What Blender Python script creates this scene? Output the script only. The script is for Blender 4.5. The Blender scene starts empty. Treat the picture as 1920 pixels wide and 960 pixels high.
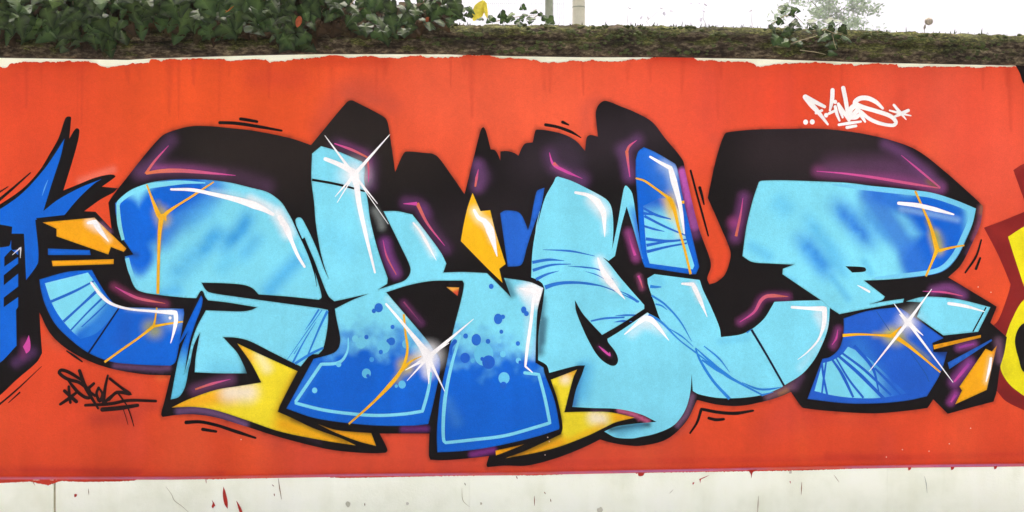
import bpy, math, random
import numpy as np
from mathutils import Vector, Matrix, noise as mnoise
from mathutils.geometry import delaunay_2d_cdt

random.seed(7)
rng = np.random.default_rng(7)
scene = bpy.context.scene
COL = scene.collection
R = math.radians

# ------------------------------------------------------------------ camera
FPX, CAMD, CAMZ, VH, YAW = 2059.0, 5.72, 1.63, 420.0, R(2.8)   # focal length in photo pixels, distance to wall, eye height, horizon row
cam_data = bpy.data.cameras.new('camera')
cam_data.sensor_width = 36.0
cam_data.lens = 36.0 * FPX / 1920.0
cam_data.shift_y = -(480.0 - VH) / 1920.0
cam_data.clip_start = 0.05
cam_data.clip_end = 2000.0
cam = bpy.data.objects.new('camera', cam_data)
COL.objects.link(cam)
cam.location = (0.0, -CAMD, CAMZ)
cam.rotation_euler = (R(90), 0, -YAW)
scene.camera = cam

# ------------------------------------------------------------------ sky, sun, exposure
world = bpy.data.worlds.new('World')
scene.world = world
world.use_nodes = True
wn = world.node_tree.nodes
wl = world.node_tree.links
bg = wn['Background']
sky = wn.new('ShaderNodeTexSky')
sky.sky_type = 'NISHITA'
sky.sun_disc = False
SUN_EL = R(72)
sky.sun_elevation = SUN_EL
sky.sun_rotation = R(0)
sky.air_density = 0.3
sky.dust_density = 10.0
sky.ozone_density = 0.0
wl.new(sky.outputs[0], bg.inputs[0])
bg.inputs[1].default_value = 0.13
sun_data = bpy.data.lights.new('sun', 'SUN')
sun_data.energy = 1.3
sun_data.angle = R(40)
sun_data.color = (1.0, 0.97, 0.92)
sun = bpy.data.objects.new('sun', sun_data)
COL.objects.link(sun)
SUN_DIR = Vector((0.0, math.cos(SUN_EL), math.sin(SUN_EL)))      # veiled sun, high up beyond the wall
sun.rotation_euler = SUN_DIR.to_track_quat('Z', 'Y').to_euler()
sun.location = SUN_DIR * 20
scene.view_settings.view_transform = 'Standard'
scene.view_settings.look = 'None'
scene.view_settings.exposure = 1.8
scene.view_settings.gamma = 1.0
scene.render.engine = 'CYCLES'
scene.cycles.use_denoising = True
scene.cycles.max_bounces = 4
scene.cycles.transparent_max_bounces = 8

# ------------------------------------------------------------------ photograph pixel -> point of the place
CY, SY = math.cos(YAW), math.sin(YAW)
def W(u, v, y=0.0):
    """point on the vertical plane at depth y (0 = wall face) seen at photo pixel u, v"""
    a = (u - 960.0) / FPX
    b = (VH - v) / FPX
    dx, dy = a * CY + SY, -a * SY + CY
    t = (y + CAMD) / dy
    return (t * dx, y, CAMZ + t * b)
def Wn(P, y=0.0):
    P = np.asarray(P, float)
    a = (P[:, 0] - 960.0) / FPX
    b = (VH - P[:, 1]) / FPX
    dx, dy = a * CY + SY, -a * SY + CY
    t = (y + CAMD) / dy
    return np.stack([t * dx, np.full(len(P), y), CAMZ + t * b], 1)
PXM = 1.0 / 360.0     # metres for one photo pixel at the wall, about

def lin(c):
    return tuple(((x / 255.0) / 12.92 if x / 255.0 <= 0.04045 else ((x / 255.0 + 0.055) / 1.055) ** 2.4) for x in c)

# ------------------------------------------------------------------ objects
def link(name, data, parent=None, label=None, cat=None, group=None, kind=None):
    o = bpy.data.objects.new(name, data)
    COL.objects.link(o)
    if parent is not None:
        o.parent = parent
    for k, v in (('label', label), ('category', cat), ('group', group), ('kind', kind)):
        if v:
            o[k] = v
    return o
def empty(name, parent=None, **kw):
    o = link(name, None, parent, **kw)
    o.empty_display_size = 0.1
    return o
def mesh(name, verts, faces, mat, parent=None, cols=None, smooth=False, **kw):
    me = bpy.data.meshes.new(name)
    me.from_pydata([tuple(v) for v in verts], [], [tuple(f) for f in faces])
    if cols is not None:
        at = me.color_attributes.new('Col', 'FLOAT_COLOR', 'POINT')
        c = np.ones((len(verts), 4), np.float32)
        c[:, :3] = cols
        at.data.foreach_set('color', c.ravel())
    if smooth:
        me.polygons.foreach_set('use_smooth', [True] * len(me.polygons))
    me.materials.append(mat)
    me.update()
    return link(name, me, parent, **kw)

# ------------------------------------------------------------------ materials
def newmat(name):
    m = bpy.data.materials.new(name)
    m.use_nodes = True
    nt = m.node_tree
    return m, nt, nt.nodes, nt.links, nt.nodes['Principled BSDF']
def add_noise(nt, scale, detail=3.0, rough=0.5, vec=None):
    n = nt.nodes.new('ShaderNodeTexNoise')
    n.inputs['Scale'].default_value = scale
    n.inputs['Detail'].default_value = detail
    n.inputs['Roughness'].default_value = rough
    if vec is not None:
        nt.links.new(vec, n.inputs['Vector'])
    return n
def ramp(nt, fac, stops):
    r = nt.nodes.new('ShaderNodeValToRGB')
    while len(r.color_ramp.elements) < len(stops):
        r.color_ramp.elements.new(0.5)
    for e, (p, c) in zip(r.color_ramp.elements, stops):
        e.position = p
        e.color = (*c, 1.0) if len(c) == 3 else c
    nt.links.new(fac, r.inputs[0])
    return r
def mul(nt, a, b, fac=1.0, mode='MULTIPLY'):
    m = nt.nodes.new('ShaderNodeMix')
    m.data_type = 'RGBA'
    m.blend_type = mode
    if isinstance(fac, (int, float)):
        m.inputs[0].default_value = fac
    else:
        nt.links.new(fac, m.inputs[0])
    for s, x in ((6, a), (7, b)):
        if isinstance(x, tuple):
            m.inputs[s].default_value = (*x, 1.0)
        else:
            nt.links.new(x, m.inputs[s])
    return m.outputs[2]
def bump(nt, h, strength, dist):
    b = nt.nodes.new('ShaderNodeBump')
    b.inputs['Strength'].default_value = strength
    b.inputs['Distance'].default_value = dist
    nt.links.new(h, b.inputs['Height'])
    return b.outputs[0]
def position(nt, scale=None):
    g = nt.nodes.new('ShaderNodeNewGeometry')
    if scale is None:
        return g.outputs['Position']
    m = nt.nodes.new('ShaderNodeVectorMath')
    m.operation = 'MULTIPLY'
    m.inputs[1].default_value = scale
    nt.links.new(g.outputs['Position'], m.inputs[0])
    return m.outputs[0]

def paint_material():
    m, nt, N, L, b = newmat('spray_paint')
    at = N.new('ShaderNodeAttribute')
    at.attribute_name = 'Col'
    grain = add_noise(nt, 210.0, 2.0, 0.7, position(nt))
    g1 = ramp(nt, grain.outputs[0], [(0.30, (0.90,) * 3), (0.70, (1.09,) * 3)])
    blot = add_noise(nt, 2.6, 3.0, 0.6, position(nt))
    g2 = ramp(nt, blot.outputs[0], [(0.3, (0.77,) * 3), (0.7, (0.93,) * 3)])
    streak = add_noise(nt, 1.0, 2.0, 0.55, position(nt, (9.0, 9.0, 0.7)))
    g3 = ramp(nt, streak.outputs[0], [(0.3, (0.955,) * 3), (0.7, (1.035,) * 3)])
    c = mul(nt, at.outputs['Color'], g1.outputs[0])
    c = mul(nt, c, g2.outputs[0])
    c = mul(nt, c, g3.outputs[0])
    mid = add_noise(nt, 42.0, 3.0, 0.7, position(nt))
    g4 = ramp(nt, mid.outputs[0], [(0.28, (0.955, 0.95, 0.95)), (0.72, (1.035, 1.035, 1.035))])
    c = mul(nt, c, g4.outputs[0])
    L.new(c, b.inputs['Base Color'])
    b.inputs['Roughness'].default_value = 0.75
    b.inputs['Specular IOR Level'].default_value = 0.1
    fine = add_noise(nt, 130.0, 2.0, 0.65, position(nt))
    L.new(bump(nt, fine.outputs[0], 0.35, 0.004), b.inputs['Normal'])
    return m
PAINT = paint_material()

def plaster_material():
    m, nt, N, L, b = newmat('cream_plaster')
    p = position(nt)
    n1 = add_noise(nt, 3.0, 6.0, 0.62, p)
    base = ramp(nt, n1.outputs[0], [(0.25, lin((232, 238, 214))), (0.5, lin((246, 251, 231))), (0.75, lin((250, 254, 240)))])
    n2 = add_noise(nt, 14.0, 6.0, 0.7, p)
    st = ramp(nt, n2.outputs[0], [(0.70, (0, 0, 0)), (0.86, (1, 1, 1))])
    c = mul(nt, base.outputs[0], lin((176, 176, 140)), st.outputs[0], 'MIX')
    n4 = add_noise(nt, 1.0, 3.0, 0.6, position(nt, (6.0, 6.0, 0.8)))
    sv = ramp(nt, n4.outputs[0], [(0.3, (0.95, 0.95, 0.92)), (0.55, (1, 1, 1))])
    c = mul(nt, c, sv.outputs[0])
    L.new(c, b.inputs['Base Color'])
    b.inputs['Roughness'].default_value = 0.85
    b.inputs['Specular IOR Level'].default_value = 0.2
    n3 = add_noise(nt, 60.0, 6.0, 0.7, p)
    L.new(bump(nt, n3.outputs[0], 0.5, 0.004), b.inputs['Normal'])
    return m
PLASTER = plaster_material()

def coping_material():
    m, nt, N, L, b = newmat('mossy_stone')
    p = position(nt, (1.0, 1.6, 2.2))
    n1 = add_noise(nt, 26.0, 8.0, 0.72, p)
    stone = ramp(nt, n1.outputs[0], [(0.30, lin((28, 22, 18))), (0.46, lin((66, 56, 45))), (0.58, lin((118, 108, 88))), (0.75, lin((178, 170, 146)))])
    n2 = add_noise(nt, 9.0, 8.0, 0.7, p)
    n2b = add_noise(nt, 55.0, 5.0, 0.7, p)
    moss = ramp(nt, n2b.outputs[0], [(0.30, lin((26, 28, 14))), (0.5, lin((74, 80, 38))), (0.68, lin((138, 140, 80)))])
    geo = N.new('ShaderNodeNewGeometry')
    sep = N.new('ShaderNodeSeparateXYZ')
    L.new(geo.outputs['Normal'], sep.inputs[0])
    ad = N.new('ShaderNodeMath')
    ad.operation = 'MULTIPLY_ADD'
    ad.inputs[1].default_value = 0.16
    L.new(sep.outputs[2], ad.inputs[0])
    L.new(n2.outputs[0], ad.inputs[2])
    mk = ramp(nt, ad.outputs[0], [(0.52, (0, 0, 0)), (0.60, (1, 1, 1))])
    c = mul(nt, stone.outputs[0], moss.outputs[0], mk.outputs[0], 'MIX')
    n5 = add_noise(nt, 4.0, 6.0, 0.7, position(nt, (1, 1, 5)))
    dk = ramp(nt, n5.outputs[0], [(0.38, (0.17, 0.145, 0.14)), (0.62, (0.88, 0.85, 0.78))])
    c = mul(nt, c, dk.outputs[0])
    L.new(c, b.inputs['Base Color'])
    b.inputs['Roughness'].default_value = 0.95
    b.inputs['Specular IOR Level'].default_value = 0.15
    L.new(bump(nt, n2b.outputs[0], 0.9, 0.015), b.inputs['Normal'])
    return m
COPING = coping_material()

def simple(name, c, rough=0.7, nscale=20.0, var=0.25, spec=0.3):
    m, nt, N, L, b = newmat(name)
    n = add_noise(nt, nscale, 4.0, 0.6, position(nt))
    r = ramp(nt, n.outputs[0], [(0.3, tuple(x * (1 - var) for x in c)), (0.7, tuple(min(1.0, x * (1 + var)) for x in c))])
    L.new(r.outputs[0], b.inputs['Base Color'])
    b.inputs['Roughness'].default_value = rough
    b.inputs['Specular IOR Level'].default_value = spec
    return m
def leaf_material(name, stops, rough=0.38, trans=0.25, spec=0.5):
    m, nt, N, L, b = newmat(name)
    oi = N.new('ShaderNodeObjectInfo')
    at = N.new('ShaderNodeAttribute')
    at.attribute_name = 'Col'
    sepc = N.new('ShaderNodeSeparateColor')
    L.new(at.outputs['Color'], sepc.inputs[0])
    add = N.new('ShaderNodeMath')
    add.operation = 'ADD'
    L.new(oi.outputs['Random'], add.inputs[0])
    L.new(sepc.outputs[1], add.inputs[1])
    fr = N.new('ShaderNodeMath')
    fr.operation = 'FRACT'
    L.new(add.outputs[0], fr.inputs[0])
    r = ramp(nt, fr.outputs[0], stops)
    n = add_noise(nt, 90.0, 3.0, 0.6, position(nt))
    mo = ramp(nt, n.outputs[0], [(0.3, (0.75,) * 3), (0.7, (1.2,) * 3)])
    c = mul(nt, r.outputs[0], mo.outputs[0])
    c = mul(nt, c, tuple(3.0 * x for x in stops[-1][1]), sepc.outputs[0], 'MIX')
    L.new(c, b.inputs['Base Color'])
    b.inputs['Roughness'].default_value = rough
    b.inputs['Specular IOR Level'].default_value = spec
    tr = N.new('ShaderNodeBsdfTranslucent')
    L.new(c, tr.inputs[0])
    mx = N.new('ShaderNodeMixShader')
    mx.inputs[0].default_value = trans
    L.new(b.outputs[0], mx.inputs[1])
    L.new(tr.outputs[0], mx.inputs[2])
    L.new(mx.outputs[0], N['Material Output'].inputs[0])
    return m
IVY = leaf_material('ivy_leaf', [(0.0, lin((8, 19, 8))), (0.4, lin((13, 29, 12))), (0.72, lin((20, 42, 17))), (0.92, lin((32, 54, 27))), (1.0, lin((60, 76, 36)))], rough=0.5, trans=0.10, spec=0.16)
GAPLEAF = leaf_material('gap_shade_leaf', [(0.0, lin((26, 20, 15))), (0.5, lin((40, 31, 22))), (0.8, lin((34, 36, 20))), (1.0, lin((58, 44, 28)))], rough=0.9, trans=0.0, spec=0.1)  # browns kept near black to paint the shade between ivy leaves
RUST = simple('rust_leaf', lin((128, 62, 30)), 0.8, 60.0, 0.3)
DRY = simple('dry_leaf', lin((190, 105, 40)), 0.7, 60.0, 0.3)
YELLOWLEAF = simple('yellow_leaf', lin((205, 190, 60)), 0.5, 60.0, 0.2)
BARK = simple('bark', lin((92, 82, 62)), 0.9, 40.0, 0.4)
CONCRETE = simple('pale_concrete', lin((196, 194, 182)), 0.85, 25.0, 0.10)
GREYPOST = simple('grey_concrete', lin((140, 146, 134)), 0.85, 25.0, 0.15)
WIRE = simple('galvanised_wire', lin((150, 160, 155)), 0.5, 30.0, 0.2)
GROUND = simple('earth', lin((96, 92, 74)), 0.95, 3.0, 0.3)
PAVING = simple('pale_paving', (0.47, 0.48, 0.48), 0.9, 60.0, 0.15)  # unseen paving, made pale to bounce light onto the lower wall
MOSS = simple('moss', lin((56, 64, 30)), 0.95, 50.0, 0.5)
TREELEAF = leaf_material('tree_leaf', [(0.0, (0.15, 0.24, 0.12)), (1.0, (0.22, 0.32, 0.16))], 0.6, 0.6, 0.2)

# ------------------------------------------------------------------ 2D painting tools (photo pixels on the wall face)
def parse(s):
    pts, cor = [], []
    for tok in s.split():
        c = tok.endswith('!')
        x, y = tok.rstrip('!').split(',')
        pts.append((float(x), float(y)))
        cor.append(c)
    return pts, cor
def catmull(run, closed, step):
    out = []
    n = len(run)
    segs = n if closed else n - 1
    for i in range(segs):
        p1, p2 = np.array(run[i]), np.array(run[(i + 1) % n])
        p0 = np.array(run[i - 1]) if (i > 0 or closed) else 2 * p1 - p2
        p3 = np.array(run[(i + 2) % n]) if (i + 2 < n or closed) else 2 * p2 - p1
        d = np.linalg.norm(p2 - p1)
        if d < 1e-6:
            continue
        # centripetal-like tangents limited by the chord
        m1 = (p2 - p0) / max(np.linalg.norm(p2 - p1) + np.linalg.norm(p1 - p0), 1e-6) * d
        m2 = (p3 - p1) / max(np.linalg.norm(p3 - p2) + np.linalg.norm(p2 - p1), 1e-6) * d
        k = max(1, int(math.ceil(d / step)))
        for j in range(k):
            t = j / k
            h = (2 * t ** 3 - 3 * t ** 2 + 1) * p1 + (t ** 3 - 2 * t ** 2 + t) * m1 + (-2 * t ** 3 + 3 * t ** 2) * p2 + (t ** 3 - t ** 2) * m2
            out.append(h)
    if not closed:
        out.append(np.array(run[-1]))
    return out
def contour(s, step=4.0):
    pts, cor = parse(s)
    if not any(cor):
        return np.array(catmull(pts, True, step))
    k = cor.index(True)
    pts = pts[k:] + pts[:k] + [pts[k]]
    cor = cor[k:] + cor[:k] + [True]
    out, run = [], [pts[0]]
    for p, c in zip(pts[1:], cor[1:]):
        run.append(p)
        if c:
            out += catmull(run, False, step)[:-1]
            run = [p]
    return np.array(out)
def path(s, step=3.0):
    pts, cor = parse(s)
    if len(pts) == 1:
        return np.array(pts)
    out, run = [], [pts[0]]
    for i, (p, c) in enumerate(zip(pts[1:], cor[1:])):
        run.append(p)
        if c or i == len(pts) - 2:
            seg = catmull(run, False, step)
            out += seg if not out else seg[1:]
            run = [p]
    return np.array(out)
def inside(P, poly):
    x, y = P[:, 0], P[:, 1]
    r = np.zeros(len(P), bool)
    x1, y1 = poly[:, 0], poly[:, 1]
    x2, y2 = np.roll(x1, -1), np.roll(y1, -1)
    for a, b, c, d in zip(x1, y1, x2, y2):
        if b == d:
            continue
        k = ((b > y) != (d > y))
        r ^= k & (x < (c - a) * (y - b) / (d - b) + a)
    return r
def dist_line(P, L):
    """distance of the points P from polyline L, and the position 0..1 along it"""
    best = np.full(len(P), 1e9)
    along = np.zeros(len(P))
    if len(L) == 1:
        return np.linalg.norm(P - L[0], axis=1), along
    seg = np.linalg.norm(np.diff(L, axis=0), axis=1)
    cum = np.concatenate([[0], np.cumsum(seg)])
    tot = max(cum[-1], 1e-6)
    for i in range(len(L) - 1):
        a, d = L[i], L[i + 1] - L[i]
        t = np.clip(((P - a) @ d) / max(d @ d, 1e-9), 0, 1)
        q = np.linalg.norm(P - (a + t[:, None] * d), axis=1)
        k = q < best
        best[k] = q[k]
        along[k] = (cum[i] + t[k] * seg[i]) / tot
    return best, along
def smooth(x):
    x = np.clip(x, 0, 1)
    return x * x * (3 - 2 * x)
def spray(s, r, c, a=1.0, core=0.0, taper=False, step=12.0):
    return ('s', path(s, step), r, np.array(lin(c)), a, core, taper)
def grad(x0, y0, x1, y1, c, wob=0.0, a=1.0):
    return ('g', np.array((x0, y0), float), np.array((x1, y1), float), np.array(lin(c)), wob, a)
def wobble(P, sc=0.03):
    return np.array([mnoise.noise((x * sc, y * sc, 3.1)) + 0.5 * mnoise.noise((x * sc * 3, y * sc * 3, 7.7)) for x, y in P])
GLOBAL = []      # sprays that run over everything they touch (haloes of the sparkles)
def colour(P, base, ops):
    C = np.tile(np.array(lin(base)), (len(P), 1))
    for op in list(ops) + GLOBAL:
        if op[0] == 's':
            _, Lp, r, c, a, core, taper = op
            lo, hi = Lp.min(0) - 1.3 * r, Lp.max(0) + 1.3 * r
            k = np.where((P[:, 0] > lo[0]) & (P[:, 0] < hi[0]) & (P[:, 1] > lo[1]) & (P[:, 1] < hi[1]))[0]
            if not len(k):
                continue
            d, t = dist_line(P[k], Lp)
            rr = r * (1 - 0.7 * t) if taper is True else r
            f = a * (smooth(1 - (d / rr - core) / (1 - core)) if core else smooth(1 - d / (1.25 * rr)) ** 1.5)
            if taper == 'both':
                f = f * smooth(np.minimum(t, 1 - t) / 0.4 + 0.05) * (0.95 + 0.18 * wobble(P[k], 0.06))
            C[k] = C[k] * (1 - f[:, None]) + c * f[:, None]
        else:
            _, p0, p1, c, wob, a = op
            d = p1 - p0
            t = ((P - p0) @ d) / (d @ d)
            if wob:
                t = t + wob * wobble(P)
            f = a * smooth(t)
            C = C * (1 - f[:, None]) + c * f[:, None]
    return C
LAYER = 0.0008
_seq = [0]
def ly(n):
    _seq[0] = (_seq[0] + 1) % 16
    return -0.004 - LAYER * n - 0.00004 * _seq[0]      # no two coats lie in one plane
def fill(name, s, base, layer, parent, ops=(), sp=4.0, edge=0.7, **kw):
    poly = contour(s, sp) if isinstance(s, str) else s
    lo, hi = poly.min(0), poly.max(0)
    gx, gy = np.meshgrid(np.arange(lo[0], hi[0], sp), np.arange(lo[1], hi[1], sp))
    G = np.stack([gx.ravel(), gy.ravel()], 1)
    if len(G):
        G = G + rng.uniform(-0.2, 0.2, G.shape) * sp
        G = G[inside(G, poly)]
    if len(G):
        d, _ = dist_line(G, np.vstack([poly, poly[:1]]))
        G = G[d > 0.45 * sp]
    V = np.vstack([poly, G]) if len(G) else poly
    n = len(poly)
    res = delaunay_2d_cdt([Vector(p) for p in V], [(i, (i + 1) % n) for i in range(n)], [], 1, 1e-4)
    P = np.array([tuple(v) for v in res[0]])
    F = res[2]
    T = []
    for f in F:
        a, b, c = (P[i] for i in f[:3])
        ar = (b[0] - a[0]) * (c[1] - a[1]) - (b[1] - a[1]) * (c[0] - a[0])
        T.append(tuple(f) if ar < 0 else tuple(reversed(f)))      # all face the viewer (-Y)
    T = [t[::-1] for t in T]
    CC = colour(P, base, ops)
    if layer == 5 and edge < 1.0:          # the outline's overspray creeps over the rim of the fill
        CC[:n] *= edge
    return mesh(name, Wn(P, ly(layer)), T, PAINT, parent, CC, **kw)
def stroke(name, s, w, c, layer, parent, c2=None, caps=True, step=3.0, ops=(), **kw):
    """a stripe of paint along a path; w and c may change from start to end: w = (w0, w1) or (w0, w1, w2)"""
    L = path(s, step) if isinstance(s, str) else s
    seg = np.linalg.norm(np.diff(L, axis=0), axis=1)
    t = np.concatenate([[0], np.cumsum(seg)])
    t /= max(t[-1], 1e-6)
    ws = (w, w) if isinstance(w, (int, float)) else w
    wid = np.interp(t, np.linspace(0, 1, len(ws)), ws) * 0.5
    tan = np.gradient(L, axis=0)
    tan /= np.maximum(np.linalg.norm(tan, axis=1), 1e-6)[:, None]
    nor = np.stack([-tan[:, 1], tan[:, 0]], 1)
    cs = (c,) if c2 is None else (c, c2)
    cl = np.array([lin(q) for q in cs])
    CL = np.stack([np.interp(t, np.linspace(0, 1, len(cl)), cl[:, k]) for k in range(3)], 1) if len(cl) > 1 else np.tile(cl[0], (len(t), 1))
    V, C, F = [], [], []
    n = len(L)
    for i in range(n):
        V += [L[i] + nor[i] * wid[i], L[i] - nor[i] * wid[i]]
        C += [CL[i], CL[i]]
    for i in range(n - 1):
        F.append((2 * i, 2 * i + 1, 2 * i + 3, 2 * i + 2))
    if caps:
        for i, sg in ((0, -1), (n - 1, 1)):
            if wid[i] < 0.4:
                continue
            base = len(V)
            a0 = math.atan2(nor[i][1], nor[i][0])
            for j in range(1, 6):
                a = a0 - sg * math.pi * j / 6
                V.append(L[i] + wid[i] * np.array((math.cos(a), math.sin(a))))
                C.append(CL[i])
            F.append((2 * i,) + tuple(range(base, base + 5)) + (2 * i + 1,))
    C = np.array(C)
    P = np.array(V)
    Q = Wn(P, ly(layer))
    tt = np.repeat(t, 2)
    Q[:len(tt), 1] -= tt * 0.00012
    Q[len(tt):, 1] -= 0.00006
    return mesh(name, Q, F, PAINT, parent, C, **kw)
def blob(name, x, y, rx, c, layer, parent, ry=None, **kw):
    ry = ry or rx * 1.08
    a = np.linspace(0, 2 * math.pi, 16, endpoint=False)
    P = np.stack([x + rx * np.cos(a), y + ry * np.sin(a)], 1)
    return mesh(name, Wn(P, ly(layer)), [tuple(range(16))], PAINT, parent, np.tile(np.array(lin(c)), (16, 1)), **kw)

# paint colours (as they look on the wall under this even light)
LB, BL, MB = (127, 222, 244), (6, 101, 214), (72, 180, 238)
BK, RED, WH = (18, 14, 14), (223, 77, 39), (254, 255, 255)
OR, YE, GO = (246, 172, 18), (248, 228, 44), (236, 178, 36)
PK, PU, ORP = (206, 74, 160), (104, 62, 118), (214, 112, 74)
DRED, YE2 = (134, 30, 28), (236, 226, 22)

# ================================================================== THE SETTING
def sheet(name, x0, x1, y0, y1, z, mat, n=1, **kw):
    V, F = [], []
    for j in range(n + 1):
        for i in range(n + 1):
            V.append((x0 + (x1 - x0) * i / n, y0 + (y1 - y0) * j / n, z))
    for j in range(n):
        for i in range(n):
            a = j * (n + 1) + i
            F.append((a, a + 1, a + n + 2, a + n + 1))
    return mesh(name, V, F, mat, **kw)
sheet('ground', -800, 800, -800, 800, -0.004, GROUND, kind='structure')
sheet('pavement', -14, 14, -9, -0.05, 0.0, PAVING, kind='structure')

# ================================================================== THE WALL
wall = empty('painted_wall', label='long rendered wall painted red with big blue graffiti letters under a mossy coping', cat='wall', kind='thing')
U0, U1 = -420.0, 2340.0          # the wall runs on past both sides of the picture
cop_u = [-420, 0, 125, 240, 285, 480, 600, 840, 960, 1100, 1240, 1440, 1600, 1700, 1900, 2340]
cop_v = [112, 108, 110, 112, 109, 103.5, 101, 101.5, 105, 107, 107, 110.5, 116, 118.5, 122.5, 130]
def cop_bottom(u):
    return np.interp(u, cop_u, cop_v)
led_u = [-420, 0, 333, 640, 960, 1280, 1500, 1700, 1920, 2340]
led_v = [899, 893.5, 893, 888, 885, 879, 874.5, 871, 868.5, 864]
def ledge(u):
    return np.interp(u, led_u, led_v)

def box(name, x0, x1, y0, y1, z0, z1, mat, parent, **kw):
    V = [(x, y, z) for z in (z0, z1) for y in (y0, y1) for x in (x0, x1)]
    F = [(0, 2, 3, 1), (4, 5, 7, 6), (0, 1, 5, 4), (2, 6, 7, 3), (0, 4, 6, 2), (1, 3, 7, 5)]
    return mesh(name, V, F, mat, parent, **kw)
# body: front face follows the coping line
us = np.arange(U0, U1 + 1, 20.0)
tp = np.array([W(u, cop_bottom(u) - 2.5) for u in us])
bt = np.array([W(u, ledge(u) + 30) for u in us])
V, F = [], []
for a, b in zip(tp, bt):
    V += [(a[0], 0.0, a[2]), (a[0], 0.0, 0.0), (a[0], 0.28, a[2]), (a[0], 0.28, 0.0)]
for i in range(len(us) - 1):
    k = 4 * i
    F += [(k, k + 1, k + 5, k + 4), (k + 2, k + 6, k + 7, k + 3), (k, k + 4, k + 6, k + 2)]
F += [(0, 2, 3, 1), tuple(4 * (len(us) - 1) + j for j in (0, 1, 3, 2))]
mesh('wall_body', V, F, PLASTER, wall)

SHADOW_OUTLINE = ('221,354! 300,258 325,245 367,236 450,242 492,248 544,259 583,272! 608,242 651,191 660,188 667,191 721,220 727,230 734,274 741,322! 758,286 767,284 800,287 810,288 821,294 842,322 871,364! 890,288 901,245 906,238 911,245 920,280! 927,281 933,288 938,301! 938,284! '
                  '950,283 965,287 972,292! 979,276 985,269 999,267! 1003,247 1006,243 1029,245 1060,253 1081,265 1097,283! 1100,258 1106,253 1121,256! 1118,228 1117,211 1122,197 1133,189 1146,192 1163,199 1188,209 1222,228 1247,259 1280,300 1285,322 1298,380 1311,430 1330,482 1333,500 1326,522 1330,533! 1343,529 '
                  '1359,515 1369,486 1369,470 1353,430 1327,371! 1340,309 1351,270 1359,251 1364,248 1413,243 1480,241.5 1528,241 1570,244 1620,251 1674,264 1720,282 1770,320 1812,357 1839,382 1843,387 1840,412 1837,425 1820,462 1801,498 1778,520! 1818,544 1853,565 1869,575! 1857,605! 1888,632! 1883,662 1875,690 1869,733 '
                  '1863,753! 1817,765 1777,776! 1750,749! 1739,765! 1702,770 1640,775 1560,771 1506,765 1502,762 1483,735! 1462,744 1431,753 1389,761 1347,759 1307,750! 1289,787 1264,814 1240,828 1200,836 1175,835 1146,830 1125,824! 1092,840 1040,860 988,873 946,873 914,876! 912,872 917,855! 883,859 831,863 807,862! 804,854 '
                  '805,813! 760,813 712,813! 727,844 723,849! 698,850 650,847 608,841 525,820 462,800 405,783 363,777 332,778 305,782! 302,777 308,753 320,704! 271,702 208,691 167,677 125,654 94,625 74,586! 66,540 72,480 66,412! 121,403 156,396 179,396! 208,428! 202,382! 206,375')
# red field
top_s = ("-420,118 -200,116 -40,120 0,127 10,128 20,121 32,117 60,117 100,117.5 130,116 160,116.5 170,117 178,119 186,123 196,126.5 206,127 218,125 230,124 246,121 262,119 279,118 281,112 296,113 302,117 306,112 340,112 370,110.5 395,111.5 "
         "420,112.5 426,114 440,115 455,114 480,112 495,112 506,117 525,116 545,113.5 560,111 575,110 600,107.5 615,105 640,105 645,107 660,109.5 672,108 680,106 698,106 710,109 740,110 760,108 778,105 790,105.5 800,108 825,108.5 850,108.5 866,107 870,104 "
         "918,104 926,108 940,110 960,111 990,112 1004,113 1014,117 1030,118 1050,118.5 1066,115 1080,114.5 1095,116.5 1110,114 1130,115.5 1146,117 1160,116 1180,113.5 1205,111 1228,108.5 1236,107 1300,108 1306,113 1330,114 1360,116 1385,116.5 1400,117.5 "
         "1414,120 1418,125 1430,125.5 1440,123.5 1455,122 1468,120 1500,119.5 1530,118 1545,119 1556,121 1566,123 1580,121 1592,120.5 1598,119 1601,123.5 1620,121.5 1645,119.5 1662,121.5 1678,121 1682,121 1684,127 1700,127.5 1720,126.5 1745,125 1770,126.5 "
         "1800,126 1836,127.5 1850,126 1880,126.5 1900,126 1930,126 2340,134")
tpts = np.array(parse(top_s)[0])
def red_top(u):
    j = 2.0 * mnoise.noise((u * 0.11, 0.3, 1.7)) + 1.8 * mnoise.noise((u * 0.31, 4.3, 1.7)) + 1.3 * abs(mnoise.noise((u * 0.8, 8.3, 1.7))) - 1.0
    return max(float(np.interp(u, tpts[:, 0], tpts[:, 1])) + j, float(cop_bottom(u)) - 8)
def red_bot(u):
    return float(ledge(u)) + 0.2
red_us = np.concatenate([np.arange(U0, -30, 8.0), np.arange(-30, 1950, 1.5), np.arange(1950, U1, 8.0)])
vt = np.array([red_top(u) for u in red_us])
vb = np.array([red_bot(u) for u in red_us])
NR = 130
frac = np.linspace(0, 1, NR)
P = np.stack([np.repeat(red_us, NR), (vt[:, None] + (vb - vt)[:, None] * frac).ravel()], 1)
F = []
for i in range(len(red_us) - 1):
    for j in range(NR - 1):
        a = i * NR + j
        F.append((a, a + 1, a + NR + 1, a + NR))
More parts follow.
